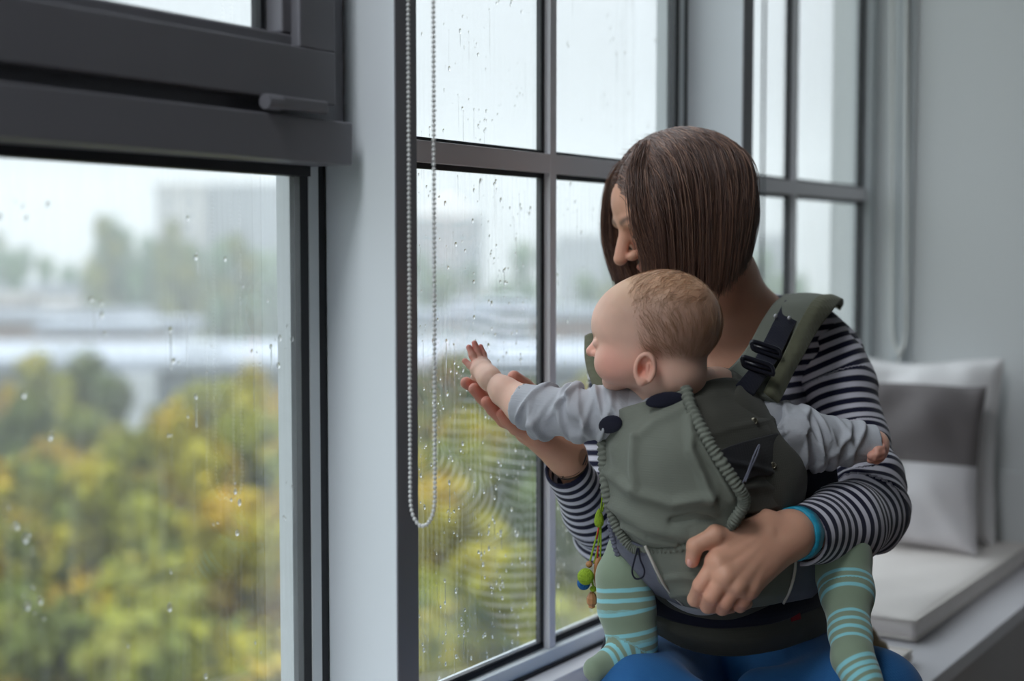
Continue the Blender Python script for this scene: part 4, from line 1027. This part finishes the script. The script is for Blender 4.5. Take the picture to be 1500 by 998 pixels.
# grey top: trunk and sleeves with bunched cloth
vol = Vol(*bounds([P(930, 570, 1.95), P(1120, 850, 2.1)], .11), .004)
vol.chain([P(1000, 632, 2.02), P(1020, 740, 2.03), P(1035, 820, 2.03)], [.082, .085, .085], .03).add(Cone(P(935, 612, 1.985), P(1110, 618, 2.04), .046, .044), .03)
vol.cut(Cone(P(985, 560, 1.985), P(992, 590, 1.995), .052, .046), .006)
V, Q = vol.mesh(); V = relax(V, Q, 2); btop = mk('grey_top', V, Q, M['grey_knit'], baby)
def bunch(pts, rad, folds, seed, h=.0021, cuff=None):
    lo, hi = bounds(pts, .06); v = Vol(lo, hi, h); v.chain(pts, rad, .012)
    side = np.cross(np.asarray(pts[-1])-np.asarray(pts[0]), FWD); side /= np.linalg.norm(side)
    def f(X):
        s = arclen(X.astype(float), pts); rel = (X-_v(pts[0])); ang = (rel@_v(side))/.03; ang2 = (rel@_v(FWD))/.03; out = np.zeros(len(X))
        for c, w, a, sl, tw in folds:
            ph = s+sl*ang*.01+.003*np.sin(ang2*1.3+tw*2)-c; env = .55+.45*np.sin(ang*1.2+tw*3+ang2)
            out -= a*np.exp(-(ph/w)**2)*env
        return (out+.0009*vnoise(X, 90, seed)).astype(np.float32)
    v.disp(f, .018)
    ax = np.asarray(pts[-1])-np.asarray(pts[-2]); ax /= np.linalg.norm(ax); v.clip(pts[-1], ax)
    if cuff: v.cut(Cone(np.asarray(pts[-1])-ax*.012, np.asarray(pts[-1])+ax*.03, cuff, cuff), .002)
    V, Q = v.mesh(); V = relax(V, Q, 1, .5); return V, Q
pa = [P(955, 612, 1.985), P(905, 606, 1.985), P(850, 608, 1.99), P(800, 603, 2.015), P(762, 592, 2.04)]
rgf = np.random.default_rng(5)
fl_a = [(.008+.0135*k+rgf.normal(0, .0015), .0042+rgf.uniform(0, .0015), .0115*rgf.uniform(.6, 1.1), rgf.choice([-1, 1])*rgf.uniform(.5, 2.), rgf.uniform(0, 3)) for k in range(13)]
V, Q = bunch(pa, [.041, .0375, .0325, .0325, .0315], fl_a, 31, cuff=.0285)
mk('sleeve', V, Q, M['grey_knit'], btop)
pb = [P(1128, 632, 2.055), P(1160, 640, 2.045), P(1200, 645, 2.05), P(1240, 649, 2.06), P(1282, 649, 2.066)]
fl_b = [(.006+.014*k+rgf.normal(0, .0015), .0048+rgf.uniform(0, .0018), .0135*rgf.uniform(.6, 1.1)*(1-.045*k), rgf.choice([-1, 1])*rgf.uniform(.6, 2.3), rgf.uniform(0, 3)) for k in range(9)]
V, Q = bunch(pb, [.047, .044, .036, .030, .027], fl_b, 32, cuff=.0235)
mk('sleeve', V, Q, M['grey_knit'], btop)
# striped leggings with feet: light green with turquoise bands
GR, TQ = lin(136, 152, 130), lin(140, 204, 212)
def leg(pts, rad, bands, sc, name, h=.0024):
    lo, hi = bounds(pts, .06); v = Vol(lo, hi, h); v.chain(pts, rad, .014); v.disp(lambda X: .0012*vnoise(X, 60, 5)); V, Q = v.mesh(); V = relax(V, Q, 1)
    return V, Q, arclen(V, pts)/sc
pl_ = [P(1000, 818, 2.045), P(935, 815, 2.02), P(915, 845, 1.992), P(918, 890, 1.985), P(926, 935, 1.98), P(929, 958, 1.98), P(900, 972, 1.955), P(872, 981, 1.935)]
rl_ = [.050, .044, .0385, .0375, .0325, .029, .0215, .0165]
L0 = np.cumsum([0]+[np.linalg.norm(pl_[i+1]-pl_[i]) for i in range(7)])
def at_v(v, pts, L, i0): # length where the leg passes image row v
    rows = [pix(p)[1] for p in pts]; return float(np.interp(v, rows[i0:i0+4], L[i0:i0+4]))
SC = .42
bands = [(at_v(v, pl_, L0, 2)/SC, .010) for v in (862, 877, 893, 925, 938, 951)]+[(x/SC, .011) for x in (L0[5]+.006, L0[5]+.018, L0[5]+.030, L0[5]+.042, L0[5]+.053)]
V, Q, st = leg(pl_, rl_, bands, SC, 'l')
# the toe bands run on the same length scale
M['leg_a'] = band_mat('green_turquoise_knit', GR, TQ, bands, .004)
uu, vv = pix(V)
leg_l = mk('legging', V, Q, M['leg_a'], baby, True, {'st': st})
pr_ = [P(1060, 818, 2.045), P(1165, 802, 2.05), P(1232, 815, 2.035), P(1240, 870, 1.985), P(1246, 930, 1.925), P(1248, 965, 1.890), P(1262, 992, 1.870), P(1278, 1016, 1.850)]
rr_ = [.050, .048, .042, .0355, .0265, .0265, .023, .019]
L1 = np.cumsum([0]+[np.linalg.norm(pr_[i+1]-pr_[i]) for i in range(7)])
bands2 = [(at_v(v, pr_, L1, 2)/SC, .009) for v in (858, 869, 881, 914, 926, 938, 949)]+[(x/SC, .010) for x in (L1[5]+.012, L1[5]+.023, L1[5]+.034, L1[5]+.045)]
V, Q, st = leg(pr_, rr_, bands2, SC, 'r'); M['leg_b'] = band_mat('green_turquoise_knit_far', GR, TQ, bands2, .004)
mk('legging', V, Q, M['leg_b'], baby, True, {'st': st})

for ln in ([(1244, 894, 1.934), (1250, 891, 1.932), (1257, 897, 1.932), (1266, 899, 1.937)], [(1248, 886, 1.938), (1253, 893, 1.934)], [(1262, 891, 1.937), (1259, 897, 1.934)], [(1257, 898, 1.932), (1264, 904, 1.935)]):
    mb = MB(); mb.tube(cr(np.array([P(*c) for c in ln]), 10), .0007, 5); mb.build('embroidery', M['navy'], baby, True)
# ================================================================== the carrier
car = thing('baby_carrier', P(1050, 950, 2.05), 'olive canvas baby carrier with ruched hood and padded straps', 'baby carrier')
def patch(name, ctrl, mat, parent, n=(48, 48), th=.004, folds=(), noise=.0006, disp=None, seed=0):
    """a cloth panel through rows of measured points, with stitched folds and real thickness"""
    R = [cr(np.array([P(*c) for c in row]), n[1]) for row in ctrl]; R = np.array(R)
    G = np.array([cr(R[:, j], n[0]) for j in range(n[1])]).transpose(1, 0, 2)
    du = np.gradient(G, axis=0); dv = np.gradient(G, axis=1); N_ = np.cross(dv, du); N_ /= np.linalg.norm(N_, axis=2)[..., None]+1e-9
    if (N_[n[0]//2, n[1]//2]@(CAM-G[n[0]//2, n[1]//2])) < 0: N_ = -N_
    uu, vv = pix(G); h = noise*vnoise(G, 80, seed).astype(float)
    for pl, w, a in folds:
        pl = np.array(pl, float); best = np.full(uu.shape, 1e9)
        for i in range(len(pl)-1):
            ba = pl[i+1]-pl[i]; t = np.clip(((uu-pl[i, 0])*ba[0]+(vv-pl[i, 1])*ba[1])/(ba@ba), 0, 1)
            best = np.minimum(best, np.hypot(uu-pl[i, 0]-t*ba[0], vv-pl[i, 1]-t*ba[1]))
        h = h+a*np.exp(-(best/w)**2)
    if disp is not None: h = h+disp(uu, vv)
    A = G+N_*h[..., None]; Bk = G-N_*th; a, b = n; k = a*b
    V = np.concatenate([A.reshape(-1, 3), Bk.reshape(-1, 3)]); F = []
    I = np.arange(k).reshape(a, b); q = np.stack([I[:-1, :-1], I[1:, :-1], I[1:, 1:], I[:-1, 1:]], -1).reshape(-1, 4)
    ringi = np.r_[I[0, :], I[1:, -1], I[-1, -2::-1], I[-2:0:-1, 0]]; nx_ = np.roll(ringi, -1)
    F = np.concatenate([q, q[:, ::-1]+k, np.stack([ringi, nx_, nx_+k, ringi+k], -1)])
    return mk(name, V, F, mat, parent, True)
def ruche(name, line, r, mat, parent, pitch=.0058, amp=.15, n=220, seed=0, flatten=None):
    """elastic-gathered edge: a tube whose girth swells and pinches"""
    L = cr(np.array([P(*c) for c in line]), n); s = np.r_[0, np.cumsum(np.linalg.norm(np.diff(L, axis=0), axis=1))]
    rg = np.random.default_rng(seed); ph = np.cumsum(rg.uniform(.5, 1.5, n))*(s[-1]/n)/pitch*2*math.pi
    mb = MB(); k = 12; mb.tube(L, 1., k); V = np.array(mb.V).reshape(n, k, 3); c = L[:, None]; D_ = V-c
    an = np.arange(k)*2*math.pi/k; R = r*(1+amp*np.sin(ph[:, None]+.8*np.sin(an*2+ph[:, None]*.13)))*np.where(np.arange(n)[:, None] % (n-1) == 0, .6, 1)
    mb.V = list((c+D_*R[..., None]).reshape(-1, 3)); return mb.build(name, mat, parent, True)
# back panel round the baby's trunk
vol = Vol(*bounds([P(1010, 590, 2.0), P(1060, 870, 2.05), P(1140, 700, 2.1)], .17), .0045)
vol.chain([P(1015, 640, 2.02), P(1020, 730, 2.025), P(1045, 825, 2.06)], [.108, .114, .098], .04)
vol.add(Cone(P(1040, 840, 2.06), P(1075, 835, 2.07), .088, .088, (UP, .7)), .03).add(Cone(P(1015, 660, 2.02), P(1075, 700, 2.05), .10, .105), .04)
vol.cut(Cone(P(985, 500, 1.975), P(1000, 590, 2.0), .085, .074), .012); vol.cut(Ell(P(930, 590, 1.98), (.07, .07, .052)), .01)
vol.cut(Ell(P(1150, 628, 2.05), (.055, .055, .05)), .01)
vol.disp(lambda X: .002*vnoise(X, 40, 3))
V, Q = vol.mesh(); V = relax(V, Q, 2); mk('back_panel', V, Q, M['olive_dark'], car)
# upper side panel to the right of the hood
patch('side_panel', [[(1000, 574, 1.925), (1045, 556, 1.955), (1085, 556, 1.985), (1108, 578, 2.0), (1134, 602, 2.02)],
                     [(1018, 612, 1.895), (1055, 606, 1.905), (1090, 610, 1.93), (1115, 618, 1.955), (1139, 630, 1.99)],
                     [(1040, 660, 1.885), (1070, 655, 1.895), (1100, 650, 1.915), (1122, 648, 1.945), (1142, 652, 1.985)],
                     [(1070, 708, 1.885), (1090, 706, 1.895), (1112, 700, 1.92), (1132, 700, 1.95), (1150, 704, 1.985)],
                     [(1088, 752, 1.892), (1106, 752, 1.90), (1128, 748, 1.925), (1150, 742, 1.955), (1172, 738, 1.99)]], M['olive_dark'], car, folds=[([(1028, 640), (1070, 628), (1138, 612)], 3.5, .0022), ([(1012, 590), (1060, 575), (1110, 592)], 3, .0018), ([(1056, 665), (1100, 668), (1146, 690)], 6, .004), ([(1075, 715), (1120, 712), (1155, 722)], 7, .004)], seed=4)
M['pocket'] = weave('charcoal_lining', lin(46, 46, 50), lin(38, 38, 43), 700)
patch('side_pocket', [[(1050, 663, 1.876), (1072, 653, 1.886), (1098, 645, 1.906), (1120, 639, 1.940), (1141, 634, 1.984)], [(1060, 684, 1.874), (1084, 678, 1.886), (1108, 672, 1.910), (1128, 668, 1.942), (1145, 668, 1.982)], [(1074, 706, 1.876), (1094, 702, 1.890), (1114, 697, 1.915), (1133, 698, 1.946), (1150, 702, 1.982)]], M['pocket'], car, (30, 40), th=.002, folds=[([(1064, 676), (1104, 684), (1146, 696)], 4, .0025)], seed=22)
# the hood panel
patch('hood', [[(881, 624, 1.985), (905, 602, 1.945), (930, 592, 1.925), (965, 582, 1.905), (1003, 570, 1.90)],
               [(883, 672, 1.965), (915, 664, 1.905), (945, 656, 1.88), (985, 645, 1.865), (1028, 634, 1.862)],
               [(888, 726, 1.955), (922, 720, 1.890), (958, 714, 1.868), (1010, 704, 1.855), (1062, 690, 1.858)],
               [(903, 774, 1.950), (935, 770, 1.892), (968, 764, 1.870), (1025, 752, 1.858), (1088, 728, 1.866)],
               [(926, 802, 1.945), (950, 803, 1.905), (980, 803, 1.885), (1022, 794, 1.878), (1066, 772, 1.882)]], M['olive'], car, n=(90, 90),
      folds=[([(930, 640), (928, 690), (932, 715)], 6, .007), ([(1012, 612), (1012, 660), (1030, 700), (1040, 730)], 7, .011), ([(890, 690), (930, 722), (985, 738), (1040, 728)], 8, .008), ([(900, 740), (950, 772), (1010, 785), (1060, 768)], 9, .009), ([(1000, 600), (960, 618), (935, 640)], 6, .004), ([(915, 770), (950, 790), (990, 797)], 5, .006), ([(1020, 640), (1050, 690), (1072, 730)], 6, .006), ([(985, 765), (1020, 758), (1050, 764)], 6, -.007), ([(900, 655), (905, 690)], 7, .005)], seed=6)
ruche('elastic_edge', [(1004, 568, 1.896), (1014, 600, 1.875), (1030, 632, 1.856), (1048, 664, 1.850), (1070, 697, 1.848), (1086, 722, 1.852), (1090, 738, 1.858), (1078, 760, 1.868), (1066, 774, 1.876)], .0078, M['olive'], car, seed=1)
ruche('elastic_edge', [(882, 640, 1.972), (884, 680, 1.960), (888, 720, 1.948), (896, 752, 1.942), (908, 780, 1.936), (924, 800, 1.930), (938, 806, 1.922)], .0072, M['olive'], car, seed=2)
ruche('elastic_edge', [(930, 803, 1.926), (958, 806, 1.902), (985, 805, 1.884), (1015, 798, 1.876), (1045, 786, 1.876), (1068, 770, 1.876)], .0050, M['olive'], car, seed=3, pitch=.007)
for (u, v, d_, a, b, rot) in ((974, 586, 1.893, .0265, .0105, -.16), (894, 622, 1.934, .0165, .0125, -.55)):
    mb = MB(); X_ = RIGHT*math.cos(rot)-UP*math.sin(rot)*1.0; Y_ = RIGHT*math.sin(rot)+UP*math.cos(rot); nz_ = FWD
    if u < 930: X_ = X_+FWD*-.75
    mb.ball(P(u, v, d_), 1., 22, 9, (a, .0042, b), np.array([X_, FWD, Y_])); mb.build('hook_patch', M['navy'], car, True)
# seat panel, slate gussets and piping
patch('seat_panel', [[(945, 802, 1.905), (985, 806, 1.88), (1040, 798, 1.878), (1100, 790, 1.895), (1165, 800, 1.95)],
                     [(958, 835, 1.910), (995, 838, 1.885), (1045, 835, 1.88), (1105, 828, 1.90), (1163, 835, 1.955)],
                     [(978, 868, 1.930), (1005, 874, 1.905), (1055, 876, 1.90), (1110, 870, 1.92), (1156, 868, 1.965)],
                     [(998, 887, 1.975), (1020, 892, 1.96), (1060, 896, 1.955), (1110, 890, 1.965), (1148, 882, 1.99)]], M['olive'], car, folds=[([(965, 850), (1000, 845), (1040, 850)], 6, .003), ([(985, 872), (1020, 868)], 5, .003)], seed=8)
patch('gusset', [[(898, 770, 1.965), (915, 790, 1.935), (946, 803, 1.908)], [(903, 800, 1.972), (925, 815, 1.94), (957, 832, 1.914)], [(915, 832, 1.975), (942, 848, 1.95), (976, 866, 1.934)], [(938, 862, 1.985), (965, 874, 1.975), (998, 887, 1.978)]], M['denim_grey'], car, (30, 30), folds=[([(905, 800), (930, 830), (960, 860)], 4, .002)], seed=9)
patch('gusset', [[(1164, 802, 1.952), (1190, 800, 1.99), (1218, 806, 2.03)], [(1163, 832, 1.957), (1192, 832, 1.995), (1215, 836, 2.03)], [(1157, 862, 1.967), (1185, 862, 2.0), (1205, 860, 2.03)], [(1148, 884, 1.99), (1170, 880, 2.01), (1190, 876, 2.04)]], M['denim_grey'], car, (24, 24), seed=10)
ruche('leg_binding', [(893, 762, 1.965), (897, 785, 1.968), (905, 812, 1.972), (918, 838, 1.976), (940, 866, 1.985)], .0042, M['denim_grey'], car, seed=5, amp=.2, n=80)
for ln in ([(945, 800, 1.896), (958, 828, 1.897), (975, 860, 1.914), (1000, 886, 1.960)], [(1166, 812, 1.945), (1164, 840, 1.95), (1157, 866, 1.96), (1148, 884, 1.985)]):
    mb = MB(); mb.tube(cr(np.array([P(*c) for c in ln]), 30), .0021, 7); mb.build('piping', M['pale_piping'], car, True)
# drawcord loops
mb = MB(); mb.tube(cr(np.array([P(*c) for c in [(934, 803, 1.914), (929, 822, 1.918), (926, 838, 1.922), (931, 848, 1.922), (941, 846, 1.916), (944, 836, 1.912), (938, 820, 1.912), (935, 803, 1.912)]]), 50), .0013, 6); mb.build('drawcord', M['navy'], car, True)
mb = MB(); mb.tube(cr(np.array([P(*c) for c in [(1088, 708, 1.872), (1096, 690, 1.880), (1104, 668, 1.892), (1112, 652, 1.908), (1109, 666, 1.897), (1098, 690, 1.881), (1092, 706, 1.872)]]), 50), .0013, 6); mb.build('drawcord', M['denim_grey'], car, True)
for u, v, d_ in ((1105, 617, 1.937), (1132, 682, 1.945)):
    mb = MB(); c = P(u, v, d_); mb.ball(c, .0052, 14, 8, (1, .35, 1), np.array([RIGHT, FWD, UP])); mb.tube([c-FWD*.0016+.0036*(math.cos(a)*RIGHT+math.sin(a)*UP) for a in np.linspace(0, 2*math.pi, 17)[:-1]], .0008, 6, closed=True); mb.build('snap_fastener', M['steel'], car, True)
# waist belt with its navy band
patch('waist_belt', [[(950, 892, 2.045), (1000, 908, 2.005), (1062, 916, 1.995), (1130, 908, 2.01), (1185, 890, 2.06), (1222, 872, 2.13)],
                     [(953, 912, 2.045), (1000, 932, 2.0), (1062, 942, 1.99), (1130, 934, 2.005), (1190, 914, 2.06), (1226, 898, 2.13)],
                     [(958, 928, 2.06), (1003, 950, 2.02), (1062, 962, 2.01), (1128, 955, 2.025), (1186, 938, 2.07), (1226, 918, 2.14)]], M['olive_dark'], car, (24, 60), th=.014, seed=12)
patch('navy_band', [[(944, 868, 2.04), (1000, 884, 2.0), (1062, 890, 1.99), (1130, 884, 2.005), (1190, 868, 2.06), (1222, 850, 2.13)],
                    [(946, 884, 2.036), (1000, 901, 1.996), (1062, 908, 1.986), (1130, 901, 2.0), (1188, 884, 2.055), (1222, 866, 2.125)],
                    [(949, 897, 2.04), (1000, 914, 2.0), (1062, 921, 1.99), (1130, 914, 2.005), (1186, 896, 2.058), (1222, 878, 2.128)]], M['navy'], car, (16, 60), th=.010, seed=13)
M['redtag'] = surf('red_label', lin(150, 30, 44), lin(126, 24, 38), 200, .7)
patch('brand_tag', [[(1158, 901, 2.028), (1172, 897, 2.040)], [(1160, 911, 2.026), (1174, 907, 2.038)]], M['redtag'], car, (6, 8), th=.001, noise=0)
# shoulder straps
patch('shoulder_strap', [[(1040, 556, 1.985), (1066, 566, 1.985), (1092, 570, 1.99), (1118, 580, 2.0), (1140, 592, 2.02)],
                         [(1072, 536, 2.03), (1094, 542, 2.03), (1112, 546, 2.035), (1128, 552, 2.045), (1142, 558, 2.06)],
                         [(1096, 506, 2.09), (1112, 512, 2.085), (1128, 518, 2.085), (1150, 522, 2.09), (1172, 524, 2.105)],
                         [(1116, 470, 2.15), (1132, 474, 2.14), (1150, 478, 2.14), (1172, 482, 2.145), (1192, 486, 2.16)],
                         [(1134, 444, 2.21), (1152, 442, 2.20), (1172, 442, 2.195), (1196, 446, 2.20), (1218, 452, 2.22)],
                         [(1150, 432, 2.27), (1168, 430, 2.26), (1190, 430, 2.26), (1210, 432, 2.265), (1232, 438, 2.28)],
                         [(1160, 436, 2.36), (1176, 434, 2.36), (1196, 434, 2.36), (1214, 438, 2.36), (1234, 446, 2.36)]], M['olive'], car, (60, 24), th=.010, seed=14)
patch('strap_padding', [[(1118, 574, 2.005), (1130, 580, 2.005), (1142, 590, 2.015)], [(1134, 546, 2.035), (1146, 552, 2.035), (1158, 556, 2.05)], [(1152, 512, 2.075), (1166, 518, 2.075), (1178, 520, 2.09)], [(1170, 474, 2.13), (1184, 480, 2.13), (1198, 484, 2.15)], [(1188, 444, 2.185), (1204, 446, 2.185), (1222, 452, 2.205)], [(1204, 431, 2.25), (1218, 431, 2.25), (1234, 438, 2.27)], [(1212, 436, 2.36), (1222, 438, 2.36), (1236, 446, 2.36)]], M['olive_mesh'], car, (50, 16), th=.012, seed=15)
patch('strap_webbing', [[(1076, 566, 1.965), (1090, 573, 1.967), (1104, 580, 1.975)], [(1098, 540, 2.005), (1110, 545, 2.007), (1124, 550, 2.015)], [(1114, 510, 2.062), (1128, 515, 2.062), (1144, 519, 2.068)], [(1128, 482, 2.115), (1143, 486, 2.115), (1158, 489, 2.122)], [(1140, 458, 2.165), (1156, 461, 2.165), (1172, 463, 2.17)], [(1150, 440, 2.205), (1168, 441, 2.205), (1186, 443, 2.21)]], M['navy'], car, (50, 14), th=.004, seed=16)
for (u, v, d_, hw, hh) in ((1122, 512, 2.05, .021, .008), (1110, 536, 2.002, .022, .009)):
    mb = MB(); c = P(u, v, d_); X_ = RIGHT*.9-UP*.28; X_ /= np.linalg.norm(X_); Y_ = UP*.8-RIGHT*.2; 
    mb.tube([c+X_*(hw*math.copysign(min(1, abs(math.cos(a))*1.25), math.cos(a)))+Y_*(hh*math.copysign(min(1, abs(math.sin(a))*1.25), math.sin(a))) for a in np.linspace(0, 2*math.pi, 29)[:-1]], .0036, 8, closed=True)
    mb.tube([c-X_*hw, c+X_*hw], .0032, 8); mb.build('buckle', M['plastic_black'], car, True)
for u, v in ((1136, 463), (1156, 466)):
    mb = MB(); mb.ball(P(u, v, 2.140), .0042, 8, 6, (1.3, .5, .8)); mb.build('strap_hook', surf('white_stitch', lin(214, 214, 220), None, 200, .5), car, True)
# strap on the far shoulder, seen past the baby's face
patch('shoulder_strap', [[(856, 492, 2.21), (866, 488, 2.20), (886, 486, 2.20)], [(857, 530, 2.17), (868, 528, 2.16), (890, 526, 2.165)], [(868, 566, 2.13), (880, 562, 2.12), (900, 560, 2.125)], [(885, 600, 2.09), (900, 598, 2.08), (920, 596, 2.085)]], M['olive_mesh'], car, (30, 14), th=.012, seed=17)
patch('loose_strap', [[(902, 868, 2.07), (912, 868, 2.066)], [(894, 905, 2.062), (904, 905, 2.058)], [(882, 945, 2.055), (893, 945, 2.05)], [(872, 985, 2.04), (884, 985, 2.036)]], M['plastic_black'], car, (24, 6), th=.002, noise=.0002)
mb = MB(); 
patch('side_strap', [[(1140, 690, 2.02), (1180, 680, 2.06), (1225, 676, 2.10)], [(1146, 712, 2.02), (1184, 705, 2.06), (1228, 702, 2.10)], [(1160, 738, 2.02), (1190, 730, 2.06), (1230, 726, 2.10)]], M['navy'], car, (16, 20), th=.006, seed=18)

# ================================================================== teething necklace hanging by the carrier
toy = thing('teething_necklace', P(866, 880, 2.04), 'green crochet teething necklace with wooden beads hanging beside the carrier', 'necklace')
M['crochet'] = surf('lime_crochet', lin(158, 186, 44), lin(128, 158, 34), 400, .9, 0, 380, .9, .003)
M['crochet_blue'] = surf('blue_crochet', lin(28, 104, 168), lin(20, 84, 146), 400, .9, 0, 380, .9, .003)
M['wood'] = surf('beech_wood', lin(196, 142, 92), lin(166, 112, 70), 30, .5, 0, 60, .2, .001, (1, 1, .2))
M['redthread'] = surf('red_thread', lin(196, 62, 48), lin(170, 50, 40), 300, .8)
def lathe(mb, c, prof, n=16):
    V = []; F = []
    for r, z in prof:
        for k in range(n): a = 2*math.pi*k/n; V.append(c+r*(math.cos(a)*RIGHT+math.sin(a)*FWD)+UP*z)
    for j in range(len(prof)-1):
        for k in range(n): F.append((j*n+k, j*n+(k+1) % n, (j+1)*n+(k+1) % n, (j+1)*n+k))
    mb.add(V, F)
dT = 2.045
for pts in ([(889, 690, dT+.02), (883, 722, dT), (880, 750, dT)], [(893, 690, dT+.02), (888, 724, dT), (882, 750, dT)], [(878, 770, dT), (870, 800, dT), (864, 824, dT)], [(879, 770, dT), (876, 800, dT), (870, 826, dT)], [(880, 770, dT), (880, 800, dT), (879, 822, dT)], [(866, 848, dT), (869, 860, dT), (868, 872, dT)]):
    mb = MB(); mb.tube(cr(np.array([P(*c) for c in pts]), 16), .0014, 6); mb.build('cord', M['crochet'], toy, True)
for pts in ([(877, 772, dT-.002), (874, 790, dT-.002)], [(876, 800, dT-.002), (875, 818, dT-.002)]):
    mb = MB(); mb.tube([P(*c) for c in pts], .0012, 6); mb.build('red_cord', M['redthread'], toy, True)
mb = MB(); lathe(mb, P(877.5, 760, dT), [(.0004, .015), (.0035, .011), (.0062, .003), (.0074, -.004), (.0062, -.0095), (.0030, -.0125), (.0004, -.0135)]); mb.build('teardrop_bead', M['crochet'], toy, True)
mb = MB(); mb.ball(P(863, 827, dT-.004), .0050, 14, 10); mb.build('wooden_bead', M['wood'], toy, True)
mb = MB(); mb.ball(P(858, 845, dT-.010), .0122, 18, 12); mb.build('crochet_ball', M['crochet'], toy, True)
mb = MB(); mb.ball(P(855, 855, dT+.004), .0098, 18, 12); mb.build('crochet_ball', M['crochet_blue'], toy, True)
mb = MB(); mb.tube(cr(np.array([P(*c) for c in [(877, 818, dT), (874, 826, dT-.003), (873, 840, dT-.003), (874, 852, dT), (878, 858, dT), (881, 850, dT), (882, 836, dT), (881, 824, dT)]]), 40), .0036, 8, closed=True); mb.build('wooden_ring', M['wood'], toy, True)
mb = MB(); mb.ball(P(869, 863, dT-.003), .0048, 12, 9, (1.2, 1, .9)); mb.build('knot', M['crochet'], toy, True)
mb = MB(); lathe(mb, P(867, 879, dT), [(.0004, .013), (.0045, .010), (.0078, .003), (.0072, -.005), (.0045, -.009), (.0050, -.011), (.0004, -.013)], 8); mb.build('wooden_pendant', M['wood'], toy, False)
